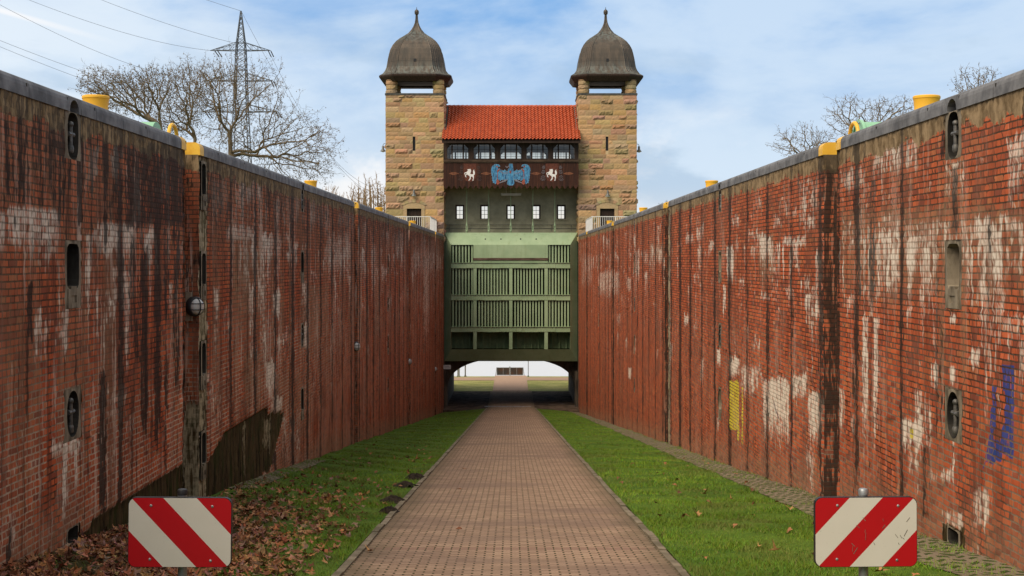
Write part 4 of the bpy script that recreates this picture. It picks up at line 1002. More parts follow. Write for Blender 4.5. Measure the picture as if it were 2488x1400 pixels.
# ------------------------------------------------------------------ passage under the gate
def passage():
    root = empty('arched_passage', (0, 114, -9.03), 'dark concrete arched passage below the green gate leading to the water', 'passage')
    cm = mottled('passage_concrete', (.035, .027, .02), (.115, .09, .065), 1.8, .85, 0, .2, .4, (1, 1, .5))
    N = 24
    def sect(y, hw, sp, rise, n=N):
        pts = [(-hw, y, -9.2)]
        for i in range(n + 1):
            t = math.pi * i / n; pts.append((-hw * math.cos(t), y, sp + rise * math.sin(t)))
        return pts + [(hw, y, -9.2)]
    secs = [sect(108.9, 4.86, -7.6, 2.35), sect(113, 4.85, -7.55, 1.9), sect(122, 4.84, -7.47, 1.22)]
    n = len(secs[0]); v = [p for s in secs for p in s]; f = []
    for a in range(2): f += [(a * n + i, a * n + i + 1, (a + 1) * n + i + 1, (a + 1) * n + i) for i in range(n - 1)]
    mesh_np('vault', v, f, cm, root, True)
    for k, (y, s) in enumerate(((108.9, secs[0]), (122.0, secs[2]))):
        top = -5.0 if k == 0 else -3.0
        outer = [(-5.6, y, -9.2)] + [(-5.6 + 11.2 * i / (n - 3), y, top) for i in range(n - 2)] + [(5.6, y, -9.2)]
        v = s + outer; mesh_np('portal', v, [(i, i + 1, n + i + 1, n + i) for i in range(n - 1)], cm, root)
    b = MB()
    for s in (-1, 1):
        xa, xb = sorted((s * 5.0, s * 5.75)); b.box(xa, xb, 106.9, 108.9, -9.6, gz(590)); xa, xb = sorted((s * 4.80, s * 4.99)); b.box(xa, xb, 108.2, 108.85, -9.3, gz(905))
    b.build('abutment', cm, root); 
    b = MB(); b.box(-5.7, 5.7, 108.95, 121.9, -5.0, -3.2); b.box(-9, -5.62, 109, 122.0, -9.6, 3.8); b.box(5.62, 9, 109, 122.0, -9.6, 3.8); b.build('fill', cm, root)
passage()
b = MB(); x, z = gx(1086.5, 106.4), gz(892, 106.4); b.box(x - .27, x + .27, 106.38, 106.41, z - .15, z + .15)
o = b.build('notice_plate', [mottled('plate_white', (.50, .47, .45), (.60, .57, .54), 5)], None, loc=(x, 106.4, z)); tag(o, 'small whitish notice plate at the left foot of the green gate', 'notice')
b = MB(); b.box(-.21, .21, -.032, -.021, -.015, .0); b.box(-.21, .15, -.032, -.021, .04, .052)
b.v = [(p[0] + x, p[1] + 106.4, p[2] + z) for p in b.v]; b.build('lettering', MAT['black'], o)

# things down by the water
def shore():
    root = empty('mesh_barrier', (gx(1239, 137.4), 137.4, -9.03), 'dark two-panel mesh barrier at the end of the path by the water', 'barrier'); d = 137.4
    pm = M('wire_mesh', .6, .4); P = pm.pos(); pm.col(pm.mix(pm.ramp(pm.noise(P, .9, 4), .4, .6), (.055, .05, .045), (.10, .055, .035)))
    for (xa, xb) in ((1207, 1238), (1240, 1271)):
        b = MB(); x0, x1 = gx(xa, d), gx(xb, d); z0, z1 = gz(912, d), gz(893, d); b.box(x0 + .03, x1 - .03, d, d + .03, z0 + .05, z1 - .03); p = b.build('panel', pm.m, root)
        f = MB(); f.box(x0, x1, d - .02, d + .05, z1 - .04, z1); f.box(x0, x1, d - .02, d + .05, z0, z0 + .05)
        for q in (x0, (x0 + x1) / 2 - .02, x1 - .04): f.box(q, q + .04, d - .021, d + .051, z0, z1)
        f.build('frame', GALV, p)
    b = MB(); b.tube([(gx(1239, d), d, -9.05), (gx(1239, d), d, gz(890.5, d))], .05, 8); b.build('post', GALV, root)
    for s in (-1, 1):
        b = MB(); X0 = 1207 if s < 0 else 1271; b.bar((gx(X0, d), d, gz(893, d)), (gx(X0 + s * 2.6, d), d - .1, gz(913, d)), .06); b.build('stay', GALV, root)
    pm2 = mottled('grey_post', (.10, .095, .085), (.16, .15, .135), 5)
    for (X, wpx, yb, lab) in ((1283.5, 1.6, 914, 'thin dark pole standing at the water right of the mesh barrier'), (1130.5, 3, 911, 'grey post at the water left of the mesh barrier'), (1114, 6, 911, 'pale wide post farthest left by the water')):
        d2 = 136.2; b = MB(); b.box(gx(X - wpx / 2, d2), gx(X + wpx / 2, d2), d2, d2 + .12, -9.06, gz(860, d2)); b.box(gx(X - wpx / 2, d2) - .05, gx(X + wpx / 2, d2) + .05, d2 - .05, d2 + .17, -9.06, -8.95); o = b.build('post', pm2 if wpx < 5 else GALV, None, loc=(gx(X, d2), d2, -9.04)); tag(o, lab, 'post')
shore()

# ------------------------------------------------------------------ the towers
STONE = M('ashlar', .9, 0, .15); _P = STONE.pos()
_a = STONE.noise(STONE.mapping(_P, (1, 1, 2.2)), 5, 6, .65); _b = STONE.noise(_P, 22, 4, .65)
_c = STONE.mix(STONE.ramp(_a, .42, .70, 0, .42), STONE.attr('col'), (.20, .14, .08)); _c = STONE.mix(STONE.ramp(_b, .35, .7, 0, .35), _c, (.43, .33, .2)); STONE.col(_c)
STONE.bump(STONE.math('ADD', _a, STONE.math('MULTIPLY', _b, .5)), .5, .03)
MAT['mortar'] = mottled('pale_mortar', (.42, .30, .165), (.50, .37, .215), 4, .9)
MAT['wood'] = mottled('dark_wood', (.018, .010, .007), (.045, .026, .018), 3, .75, 0, .25, .2, (4, 4, .3))
MAT['slate'] = mottled('dark_slab', (.05, .048, .042), (.09, .085, .075), 4)
PAL = [tuple(x * k for x, k in zip(c, (1.0, .94, .96))) for c in ((.47, .30, .145), (.43, .27, .12), (.40, .25, .115), (.50, .34, .175), (.36, .235, .12), (.44, .295, .165), (.31, .205, .12), (.40, .26, .15))]
def stone_wall(V, Fc, Cc, org, ud, nd, width, courses, holes, r):
    """courses of squared stones; holes are (u0,u1,z0,z1)"""
    org, ud, nd = Vector(org), Vector(ud), Vector(nd)
    def stone(u0, u1, z0, z1):
        if u1 - u0 < .04: return
        k = r.random(); rough = .006; pr = .010 + .012 * r.random(); c = PAL[int(r.random() * len(PAL))]
        low = z0 < 7.5
        if k < (.42 if low else .20): rough = .03; pr = .05 + .04 * r.random(); c = PAL[4 + int(r.random() * 4)]; c = tuple(x * (.72 + .25 * r.random()) for x in c)
        c = [x * (.86 + .26 * r.random()) for x in c]; nx, nz = max(3, int((u1 - u0) / .12)), max(3, int((z1 - z0) / .10)); b = len(V); g = .008
        for i in range(nx + 1):
            for j in range(nz + 1):
                fu, fz = i / nx, j / nz; e = min(1, 5 * min(fu, 1 - fu, fz, 1 - fz) + .0); edge = i in (0, nx) or j in (0, nz)
                h = 0 if edge else pr + rough * r.normal()
                if rough > .02 and not edge: h += .03 * (fz - .3)
                u = u0 + g + (u1 - u0 - 2 * g) * fu; z = z0 + g + (z1 - z0 - 2 * g) * fz
                p = org + ud * u + nd * h; V.append((p.x, p.y, z)); Cc.append(c)
        Fc.extend([[b + i * (nz + 1) + j, b + (i + 1) * (nz + 1) + j, b + (i + 1) * (nz + 1) + j + 1, b + i * (nz + 1) + j + 1] for i in range(nx) for j in range(nz)])
    for (z0, z1) in courses:
        u = 0.0
        while u < width - .01:
            l = (.50 + .70 * r.random()) * (1.25 if z0 < 6.3 else 1); 
            if width - u - l < .3: l = width - u
            segs = [(u, u + l)]
            for (a, b2, c0, c1) in holes:
                if z1 > c0 + .02 and z0 < c1 - .02:
                    ns = []
                    for (p, q) in segs:
                        if q <= a or p >= b2: ns.append((p, q)); continue
                        if p < a: ns.append((p, a))
                        if q > b2: ns.append((b2, q))
                    segs = ns
            for (p, q) in segs: stone(p, q, z0, z1)
            u += l
def tower(s, lab):
    yf = 107.0; D = 4.5
    xo, xi = s * 9.33, s * 5.0     # outer and inner side
    xl, xr = min(xo, xi), max(xo, xi); W = xr - xl; zt = gz(231); xc = (xl + xr) / 2
    root = empty('stone_tower', (xc, yf + D / 2, 3.86), lab, 'tower', 'twin lock towers')
    r = np.random.default_rng(17 if s < 0 else 29)
    courses = []; z = 3.3
    while z < zt - .05:
        h = (.44 + .12 * r.random()) if z < 6.4 else (.27 + .17 * r.random())
        if zt - z - h < .2: h = zt - z
        courses.append((z, z + h)); z += h
    dX = 1006 if s < 0 else 1475; dz0, dz1 = gz(366.5), gz(332); dxc = gx(dX); doorc = gx(1006 if s < 0 else 1475.5); dw = .54
    u = lambda x: x - xl
    hol = [(u(dxc) - .10, u(dxc) + .10, dz0, dz1), (u(doorc) - .80, u(doorc) + .80, 3.0, gz(494))]
    V, Fc, Cc = [], [], []
    stone_wall(V, Fc, Cc, (xl, yf, 0), (1, 0, 0), (0, -1, 0), W, courses, hol, r)
    for (xx, nx_) in ((xl, -1), (xr, 1)):
        stone_wall(V, Fc, Cc, (xx, yf, 0), (0, 1, 0), (nx_, 0, 0), D, courses, [], r)
    mesh_np('stonework', V, Fc, STONE.m, root, False, {'col': Cc})
    # surround of the door: jambs, lintel and a shallow arch of wedge stones
    V, Fc, Cc = [], [], []
    S = MB(); jc = []
    def blk(pts, c, y0=yf - .045, y1=yf + .25):
        S.prism(pts, y0, y1); jc.extend([c] * (2 * len(pts)))
    ztop, zl = gz(507), gz(499.5)
    for q in (-1, 1):
        zz = 3.5
        for k in range(5):
            z2 = min(zz + .55, ztop); xa, xb = sorted((doorc + q * dw, doorc + q * (.79 if k % 2 else .80))); blk([(xa, zz + .006), (xb, zz + .006), (xb, z2 - .006), (xa, z2 - .006)], (.43 * (.9 + .2 * r.random()), .30, .165)); zz = z2
    blk([(doorc - .80, ztop), (doorc + .80, ztop), (doorc + .80, zl), (doorc - .80, zl)], (.44, .31, .17))
    # segment over the lintel
    arc = [(doorc + 1.02 * math.sin(t) * .80, zl + .01 + .40 * (math.cos(t) - math.cos(1.15)) / (1 - math.cos(1.15)) * .55) for t in np.linspace(-1.1, 1.1, 9)]
    blk([(arc[-1][0], zl)] + [(arc[0][0], zl)][::1] + arc, (.42, .30, .17)) if False else blk([(arc[0][0], zl)] + arc[1:-1] + [(arc[-1][0], zl)], (.42, .30, .17), yf - .03)
    for k in range(7):
        t0, t1 = -1.1 + 2.2 * k / 7 + .01, -1.1 + 2.2 * (k + 1) / 7 - .01
        def ap(t, rr): return (doorc + (.82 + rr) * math.sin(t), zl + .01 + (.22 + rr * .9) * (math.cos(t) - math.cos(1.15)) / (1 - math.cos(1.15)))
        cc = [x * (.8 + .35 * r.random()) for x in (.41, .29, .16)]
        blk([ap(t0, 0.0), ap(t0, .26), ap(t1, .26), ap(t1, 0.0)], cc, yf - .06)
    mesh_np('door_surround', S.v, S.f, STONE.m, root, False, {'col': jc})
    d = MB(); d.box(doorc - dw, doorc + dw, yf + .18, yf + .25, 3.4, ztop)
    for k in range(9): d.box(doorc - dw + .12 * k + .004, doorc - dw + .12 * k + .114, yf + .165, yf + .18, 3.42, ztop - .02)
    dr = d.build('door', MAT['wood'], root); h = MB(); h.tube([(doorc + .40, yf + .16, 4.95), (doorc + .40, yf + .10, 4.95), (doorc + .28, yf + .10, 4.95)], .015, 6); h.build('handle', MAT['iron'], dr)
    w_ = MB(); w_.box(dxc - .11, dxc + .11, yf + .16, yf + .22, dz0 - .02, dz1 + .02); w_.build('slit_window', MAT['black'], root)
    m_ = MB()   # the core behind the stones
    e = .004
    hx = [xl + e, dxc - .10, dxc + .10, doorc - .8, doorc + .8, xr - e]
    m_.box(xl + e, xr - e, yf + .30, yf + D - e, 3.2, zt)
    for (a, b2) in ((xl + e, dxc - .10), (dxc + .10, xr - e)): m_.box(a, b2, yf + e, yf + .30, dz0, dz1)
    m_.box(xl + e, xr - e, yf + e, yf + .30, dz1, zt); m_.box(xl + e, xr - e, yf + e, yf + .30, gz(494), dz0)
    m_.box(xl + e, doorc - .8, yf + e, yf + .30, 3.2, gz(494)); m_.box(doorc + .8, xr - e, yf + e, yf + .30, 3.2, gz(494))
    m_.build('core', MAT['mortar'], root)
    p = MB(); p.box(xl - .05, xr + .05, yf - .05, yf + D + .05, zt, zt + .13); p.build('parapet_slab', MAT['slate'], root)
    # stub columns of coarse drums
    zc0, zc1 = zt + .13, gz(192, 106.7)
    for a in (-1, 1):
        for b2 in (-1, 1):
            cx_, cy_ = xc + a * (W / 2 - .42), yf + D / 2 + b2 * (D / 2 - .42); V, Fc, Cc = [], [], []; zz = zc0; n = 14
            while zz < zc1 - .02:
                hh = min(.30 + .06 * r.random(), zc1 - zz); col = [x * (.75 + .3 * r.random()) for x in (.40, .26, .14)]
                for k, (rr_, q) in enumerate(((.36, 0), (.42, .12), (.43, .5), (.42, .88), (.36, 1))):
                    for j in range(n): t = 2 * math.pi * j / n; q2 = rr_ + .012 * r.normal(); V.append((cx_ + q2 * math.cos(t), cy_ + q2 * math.sin(t), zz + hh * q)); Cc.append(col)
                b0 = len(V) - 5 * n
                Fc += [[b0 + k * n + j, b0 + k * n + (j + 1) % n, b0 + (k + 1) * n + (j + 1) % n, b0 + (k + 1) * n + j] for k in range(4) for j in range(n)]; zz += hh
            mesh_np('column', V, Fc, STONE.m, root, False, {'col': Cc})
    # copper helm roof
    cy = yf + D / 2; dd = cy; zpix = lambda Y: CZ + (CY - Y) * dd / F; mpx = dd / F
    prof = [(86, 207), (86.5, 195), (84.5, 190), (78, 186), (72.5, 178), (69.3, 170), (67.5, 160), (66, 150), (63.5, 138), (60.5, 126), (55, 115), (47.5, 105), (39, 97.5), (29, 90.5), (19.5, 83.5), (12, 74), (7, 65), (3.8, 56), (2.4, 46), (1.9, 36)]
    ch = .60
    def ringpts(a, z): return [(xc + px_ * a, cy + py_ * a, z) for px_, py_ in ((1, -ch), (1, ch), (ch, 1), (-ch, 1), (-1, ch), (-1, -ch), (-ch, -1), (ch, -1))]
    V = []; f = []
    pr = [(a * mpx, zpix(Y)) for a, Y in prof]
    # finer profile by interpolation
    for a, z in pr[2:]: V += ringpts(a, z)
    k = len(pr) - 2
    for i in range(k - 1): f += [(i * 8 + j, i * 8 + (j + 1) % 8, (i + 1) * 8 + (j + 1) % 8, (i + 1) * 8 + j) for j in range(8)]
    dome = mesh_np('helm_roof', V, f, MAT['copper'], root)
    sm = MB()
    for j in range(8):          # standing seams and hips
        n_s = 5 if j % 2 == 1 else 2
        fr = (0,) if j % 2 == 0 and False else [q / (6 if (j % 2 == 1) else 1) for q in range(6 if (j % 2 == 1) else 1)]
        for q in fr:
            pts = []
            for i in range(k):
                if pr[i + 2][0] < .75 and q != 0: break
                p0, p1 = Vector(V[i * 8 + j]), Vector(V[i * 8 + (j + 1) % 8]); pts.append(p0.lerp(p1, q))
            if len(pts) > 2: sm.tube(pts, .022 if q else .03, 4, False)
    sm.build('seams', MAT['copper'], root)
    ev = MB(); ee = [(86.5 * mpx, zpix(190.2)), (87 * mpx, zpix(193)), (86.0 * mpx, zpix(196)), (78 * mpx, zpix(207)), (60 * mpx, zpix(203))]
    vv = []; 
    for a, z in ee: vv += ringpts(a, z)
    ev.add(vv, [(i * 8 + j, (i + 1) * 8 + j, (i + 1) * 8 + (j + 1) % 8, i * 8 + (j + 1) % 8) for i in range(4) for j in range(8)] + [tuple(range(32, 40))]); ev.build('eaves', MAT['wood'], root)
    bm_ = MB(); zb_ = zpix(207)
    for yy in (-1.9, 1.9): bm_.box(xc - 2.1, xc + 2.1, cy + yy - .12, cy + yy + .12, zb_ + .02, zb_ + .26)
    for xx in (-1.9, 1.9): bm_.box(xc + xx - .12, xc + xx + .12, cy - 1.77, cy + 1.77, zb_ + .02, zb_ + .24)
    bm_.build('roof_beams', MAT['wood'], root)
    h_ = MB(); a_ = 66 * mpx; h_.box(xc - .09, xc + .09, cy - a_ - .07, cy - a_ + .3, zpix(158.5), zpix(152)); a2 = 7 * mpx; h_.box(xc - .07, xc + .07, cy - 12 * mpx - .05, cy, zpix(84), zpix(79)); h_.build('roof_vent', MAT['black'], root)
    fn = MB(); fn.lathe((xc, cy, zpix(46)), [(.075, 0), (.055, .3), (.045, .45)], 10)
    fn.lathe((xc, cy, zpix(35)), [(.05, -.05), (.15, 0), (.165, .06), (.15, .08), (.155, .1), (.17, .14), (.165, .22), (.13, .30), (.07, .35), (.03, .37), (.012, .55)], 14)
    fn.build('finial', MAT['copper'], root, True)
    return root
def copper():
    m = M('old_copper', .5, .35, .4); P = m.pos(); x, y, z = m.sep(P)
    st = m.noise(m.mapping(P, (1, 1, .13)), 3.2, 6, .65); st2 = m.noise(m.mapping(P, (1, 1, .1), (5, 2, 7)), 5.5, 5, .65); b = m.noise(P, 1.3, 4)
    c = m.mix(m.ramp(st, .33, .66), (.042, .037, .030), (.090, .068, .050))
    lay = m.math('FRACT', m.math('MULTIPLY', z, .95)); c = m.mix(m.math('MULTIPLY', m.ramp(lay, .94, .97), .6), c, (.03, .026, .02))
    wn = m.n('ShaderNodeTexWhiteNoise', noise_dimensions='3D'); m.put(m.comb(m.math('FLOOR', m.math('MULTIPLY', x, 1.7)), m.math('FLOOR', m.math('MULTIPLY', y, 1.7)), m.math('FLOOR', m.math('MULTIPLY', z, .95))), wn.inputs['Vector'])
    c = m.mix(m.math('MULTIPLY', wn.outputs['Value'], .30), c, (.10, .078, .058))
    z0 = CZ + (CY - 190) * 109.25 / F
    hgt = m.math('SUBTRACT', z, z0); low = m.ramp(hgt, 1.3, 0.0); up = m.math('MULTIPLY', m.ramp(hgt, 2.3, 3.1), m.ramp(hgt, 3.9, 3.2))
    pat = m.math('MULTIPLY', m.math('MAXIMUM', low, up), m.ramp(st2, .40, .62)); pat = m.math('MAXIMUM', pat, m.ramp(st2, .64, .78, 0, .6))
    c = m.mix(m.math('MULTIPLY', pat, .55), c, (.17, .20, .18)); m.col(c); return m.m
MAT['copper'] = copper()
tower(-1, 'left sandstone tower with copper bell roof, nearer the big bare tree'); tower(1, 'right sandstone tower with copper bell roof, above the brighter brick wall')
# ------------------------------------------------------------------ the gatehouse between the towers
def glass():
    m = M('window_glass', .05, 0, .5); t = m.t
    tr = m.n('ShaderNodeBsdfTransparent'); tr.inputs[0].default_value = (.97, .91, .82, 1); gl = m.n('ShaderNodeBsdfGlossy'); gl.inputs['Roughness'].default_value = .03
    fr = m.n('ShaderNodeFresnel'); fr.inputs[0].default_value = 1.5; mx = m.n('ShaderNodeMixShader'); t.links.new(m.math('ADD', fr.outputs[0], .03, True), mx.inputs[0])
    t.links.new(tr.outputs[0], mx.inputs[1]); t.links.new(gl.outputs[0], mx.inputs[2]); t.links.new(mx.outputs[0], t.nodes['Material Output'].inputs[0]); return m.m
MAT['glass'] = glass()
def roof_tile():
    m = M('red_pantile', .55, 0, .3); P = m.pos(); x, y, z = m.sep(P)
    wn = m.n('ShaderNodeTexWhiteNoise', noise_dimensions='2D'); m.put(m.comb(m.math('FLOOR', m.math('DIVIDE', x, .267)), m.math('FLOOR', m.math('DIVIDE', y, .318))), wn.inputs['Vector'])
    c = m.mix(wn.outputs['Value'], (.36, .068, .024), (.45, .098, .038)); c = m.mix(m.ramp(m.noise(P, 2.2, 5, .65), .5, .72, 0, .45), c, (.34, .075, .03)); m.col(c); return m.m
def timber_red():
    m = M('brown_red_boards', .8, 0, .2); P = m.pos(); x, y, z = m.sep(P)
    pl = m.math('FRACT', m.math('DIVIDE', x, .2)); gap = m.math('ADD', m.ramp(pl, .94, .98), m.ramp(pl, .05, .02))
    wn = m.n('ShaderNodeTexWhiteNoise', noise_dimensions='1D'); m.put(m.math('FLOOR', m.math('DIVIDE', x, .2)), wn.inputs['W'])
    st = m.noise(m.mapping(P, (9, 1, .5)), 2, 5, .65)
    c = m.mix(wn.outputs['Value'], (.026, .011, .008), (.050, .019, .012)); c = m.mix(m.ramp(st, .48, .70, 0, .6), c, (.12, .042, .02)); c = m.mix(m.math('MINIMUM', gap, .8), c, (.008, .005, .004)); m.col(c); return m.m
MAT['tile'] = roof_tile(); MAT['boards'] = timber_red()
MAT['plaster'] = mottled('olive_plaster', (.23, .215, .145), (.32, .30, .205), 1.3, .9, 0, .1, .15)
MAT['room'] = mottled('grey_room', (.42, .42, .40), (.5, .5, .47), 2)
def gatehouse():
    d = 106.2; root = empty('gatehouse', (0, 109, gz(460, d)), 'dark timber gatehouse with red tiled roof, painted eagle and horses, between the towers', 'gatehouse')
    g = lambda X: gx(X, d); h = lambda Y: gz(Y, d)
    xl, xr = g(1077.5), g(1405.5)
    # roof of pantiles, both slopes
    yr, zr = 110.6, CZ + (CY - 260) * 110.6 / F; ye, ze = 105.45, gz(340, 105.45)
    ncol, nrow, pc = 38, 16, 8; xa, xb = -5.09, 5.09
    for sd in (-1, 1):
        V = []; f = []
        prof = [.0, .025, .07, .09, .07, .02, -.015, -.02]
        nx = ncol * pc + 1; rows = []
        for rrow in range(nrow):
            for t, lift in ((rrow, .075), (rrow + .999, .0)): rows.append((t / nrow, lift))
        sag = [.004 * math.sin(i * 1.7) for i in range(nrow + 1)]
        nrm = Vector((0, -(zr - ze), yr - ye)).normalized()
        for (t, lift) in rows:
            for i in range(nx):
                x = xa + (xb - xa) * i / (nx - 1); wv = prof[i % pc] + lift + .004 * math.sin(i // pc * 2.3 + t * 40)
                lim = 1.0
                y = ye + (yr - ye) * t; z = ze + (zr - ze) * t; V.append((x if y < 107 else np.clip(x, -4.99, 4.99), (y + nrm.y * wv) if sd < 0 else 2 * yr - (y + nrm.y * wv), z + nrm.z * wv))
        for r_ in range(len(rows) - 1): f += [(r_ * nx + i, r_ * nx + i + 1, (r_ + 1) * nx + i + 1, (r_ + 1) * nx + i) for i in range(nx - 1)]
        mesh_np('tiled_slope', V, f, MAT['tile'], root, True).data.set_sharp_from_angle(angle=R(38))
    b = MB()
    for i in range(30):
        x0 = -4.98 + 9.96 * i / 30; b.tube([(x0, yr, zr + .02), (x0 + .34, yr, zr + .035)], [.11, .13], 8)
    b.build('ridge_tiles', MAT['tile'], root)
    b = MB(); b.add([(xa, ye + .05, ze - .05), (xb, ye + .05, ze - .05), (xb, 107, ze + .86), (xa, 107, ze + .86)], [(0, 1, 2, 3)])
    b.box(xa + .02, xb - .02, ye + .08, ye + .14, ze - .22, ze - .02); b.box(xl, xr, d + .1, d + .3, h(343) - .05, h(341) + .3); b.build('eaves_board', MAT['wood'], root)
    # storey with five windows front and back
    cs = [1111.9, 1176.7, 1241.3, 1305.6, 1370.2]
    def front(yy, nm, back=False):
        b = MB(); y0, y1 = yy, yy + .16; zt, zs, zb = h(343.5), h(385.5), h(390)
        b.box(xl, xr, y0 - .02, y1, zt, h(341)); b.box(xl, xr, y0 - .05, y1, zb, zs)
        edges = []
        wx = [(g(c - 25.6), g(c + 25.6)) for c in cs]
        xs = [xl] + [v for w_ in wx for v in w_] + [xr]
        for i in range(0, len(xs), 2): b.box(xs[i], xs[i + 1], y0 + .002, y1, zs, zt)
        for (x0, x1) in wx:            # sloped corners
            for q, xe in ((1, x0), (-1, x1)):
                b.prism([(xe, zt), (xe, h(361)), (xe + q * .31, h(350.5)), (xe + q * .31, zt)] if q > 0 else [(xe, zt), (xe - .31, zt), (xe - .31, h(350.5)), (xe, h(361))], y0 + .006, y1 - .004)
            b.box(x0, x1, y0 + .004, y1 - .002, gz(371, 112.6) if back else h(351.5), zt)
        fr = b.build(nm, MAT['room'] if back else MAT['wood'], root)
        for (x0, x1) in wx:
            f = MB(); zt2 = gz(371, 112.6) if back else h(351.5)
            for X in (x0 + .31, x1 - .42): f.box(X, X + .11, y0 + .02, y1 - .02, zs, zt2)
            c0, c1 = x0 + .42, x1 - .42
            for k in range(1, 2): f.box((c0 + c1) / 2 - .012, (c0 + c1) / 2 + .012, y0 + .05, y0 + .09, zs, zt2)
            for k in (1, 2): zz = zs + (zt2 - zs) * k / 3; f.box(x0, x1, y0 + .052, y0 + .085, zz - .012, zz + .012)
            wnd = f.build('window', MAT['wood'], fr)
            p = MB(); p.add([(x0, y0 + .07, zs), (x1, y0 + .07, zs), (x1, y0 + .07, zt2), (x0, y0 + .07, zt2)], [(0, 1, 2, 3)]); p.build('pane', MAT['glass'], wnd)
    front(d, 'timber_front'); front(112.6, 'timber_back', True)
    b = MB(); b.box(xl, xr, d + .16, 112.6, h(391) - .1, h(390) - .002); b.box(xl, xl + .1, d + .17, 112.58, h(390), h(341)); b.box(xr - .1, xr, d + .17, 112.58, h(390), h(341)); b.box(xl, xr, d + .17, 112.58, h(341), h(341) + .08)
    for x in (-3.1, 1.2): b.box(x, x + .35, 109, 109.6, h(390), h(371))
    b.build('room', MAT['room'], root)
    # sill beams and the painted board front
    b = MB(); b.box(xl - .0, xr, d - .14, d + .1, h(393.5), h(389)); b.box(xl, xr, d - .08, d + .1, h(396.5), h(393.5)); b.build('sill_beam', mottled('brown_beam', (.035, .022, .015), (.085, .055, .035), 4, .8, 0, .2, .2, (.3, 1, 1)), root)
    n = 25; pts = [(xr, h(396.5)), (xl, h(396.5))]
    p0 = (xr - xl) / n
    for i in range(n):
        for (t, Y) in ((0, 452.2), (.12, 452.8), (.32, 457.5), (.5, 459.3), (.68, 457.5), (.88, 452.8)): pts.append((xl + p0 * (i + t), h(Y)))
    pts.append((xr, h(452.2)))
    b = MB(); b.prism(pts, d - .05, d + .02); bf = b.build('board_front', MAT['boards'], root)
    b = MB(); b.box(xl, xr, d + .1, 108.95, h(446), h(444)); b.build('soffit', MAT['wood'], root)
    # paintings on the boards (heraldic eagle, two leaping horses, scrolls)
    c7 = lambda pts, ox=0: [((1170 + (p[0] + ox) / 9.332 - CX) * d / F, CZ + (CY - (330 + p[1] / 9.332)) * d / F) for p in pts]
    wob = M('painted_blue', .7, 0, .2); P = wob.pos(); nz = wob.noise(wob.mapping(P, (4, 1, .8)), 3.2, 5, .7)
    wob.col(wob.mix(wob.ramp(nz, .44, .66), wob.mix(wob.ramp(wob.noise(P, 7, 4), .38, .6), (.040, .17, .34), (.085, .29, .47)), (.015, .03, .075)))
    rim = mottled('painted_pale_blue', (.17, .34, .50), (.30, .45, .58), 8); redp = mottled('painted_red', (.20, .05, .035), (.32, .09, .06), 9); greyp = mottled('painted_grey', (.14, .13, .15), (.22, .20, .22), 8)
    wing = [(420, 700), (415, 680), (390, 655), (340, 645), (290, 655), (245, 690), (222, 750), (216, 800), (228, 815), (218, 850), (232, 868), (226, 905), (242, 920), (232, 960), (250, 975), (243, 1020), (262, 1030), (258, 1075), (290, 1060), (300, 1092), (325, 1090), (335, 1050), (365, 1075), (385, 1010), (400, 985), (425, 1030), (455, 990), (480, 1010), (510, 975), (535, 1040), (590, 990), (600, 820), (560, 800), (520, 768), (500, 795), (455, 780), (425, 775), (405, 740), (380, 765), (362, 720), (385, 695)]
    body = [(625, 640), (705, 640), (712, 700), (722, 830), (718, 950), (735, 1010), (742, 1090), (700, 1125), (630, 1125), (580, 1100), (588, 1010), (600, 960), (590, 830), (602, 760), (642, 722), (625, 690)]
    mir = lambda pts: [(1322 - p[0], p[1]) for p in pts][::-1]
    def grow(pts, k):
        cx = sum(p[0] for p in pts) / len(pts); cy = sum(p[1] for p in pts) / len(pts); return [(cx + (p[0] - cx) * k, cy + (p[1] - cy) * k) for p in pts]
    e = MB()
    for q in (wing, mir(wing), body): e.prism(c7(q), d - .065, d - .052)
    eg = e.build('painted_eagle', wob.m, bf)
    e = MB()
    def line(pts, wd, yy):
        q = c7(pts)
        for a, b2 in zip(q[:-1], q[1:]): e.bar((a[0], yy, a[1]), (b2[0], yy, b2[1]), .008, wd)
    for q in (wing, mir(wing), body): line(q + q[:1], .013, d - .068)
    for k in range(3):
        for fn in (lambda p: p, mir): line(fn([(420 + 10 * k, 800 + 24 * k), (500, 835 + 20 * k), (595, 828 + 20 * k)]), .014, d - .068)
    for X in (262, 300, 335, 400, 440, 480, 520, 555): 
        for fn in (lambda p: p, mir): line(fn([(X, 850 + (X % 37)), (X + 4, 985 + (X % 23))]), .014, d - .069)
    e.build('pale_outline', rim, eg)
    e = MB()
    for fn in (lambda p: p, mir):
        e.prism(c7(fn([(340, 1010), (365, 960), (385, 1010), (410, 1050), (400, 1090), (365, 1115), (335, 1085)])), d - .075, d - .069)
        e.prism(c7(fn([(350, 790), (405, 745), (415, 775), (375, 820), (365, 960), (355, 960), (360, 830)])), d - .0755, d - .0695); e.prism(c7(fn([(325, 690), (365, 685), (370, 720), (340, 715)])), d - .075, d - .069)
        q = fn([(420, 812), (500, 850), (590, 845)]); 
        for a, b2 in zip(c7(q)[:-1], c7(q)[1:]): e.bar((a[0], d - .072, a[1]), (b2[0], d - .072, b2[1]), .008, .016)
    e.prism(c7([(630, 800), (675, 795), (670, 860), (640, 850)]), d - .074, d - .0665); e.build('red_marks', redp, eg)
    e = MB(); e.prism(c7([(545, 680), (560, 705), (600, 700), (625, 660), (628, 690), (600, 722), (558, 724), (543, 700)]), d - .064, d - .0535)
    for fn in (lambda p: p, mir): e.prism(c7(fn([(400, 1085), (410, 1060), (560, 990), (590, 1000), (530, 1040)])), d - .0745, d - .0685)
    e.build('beak_and_legs', greyp, eg)
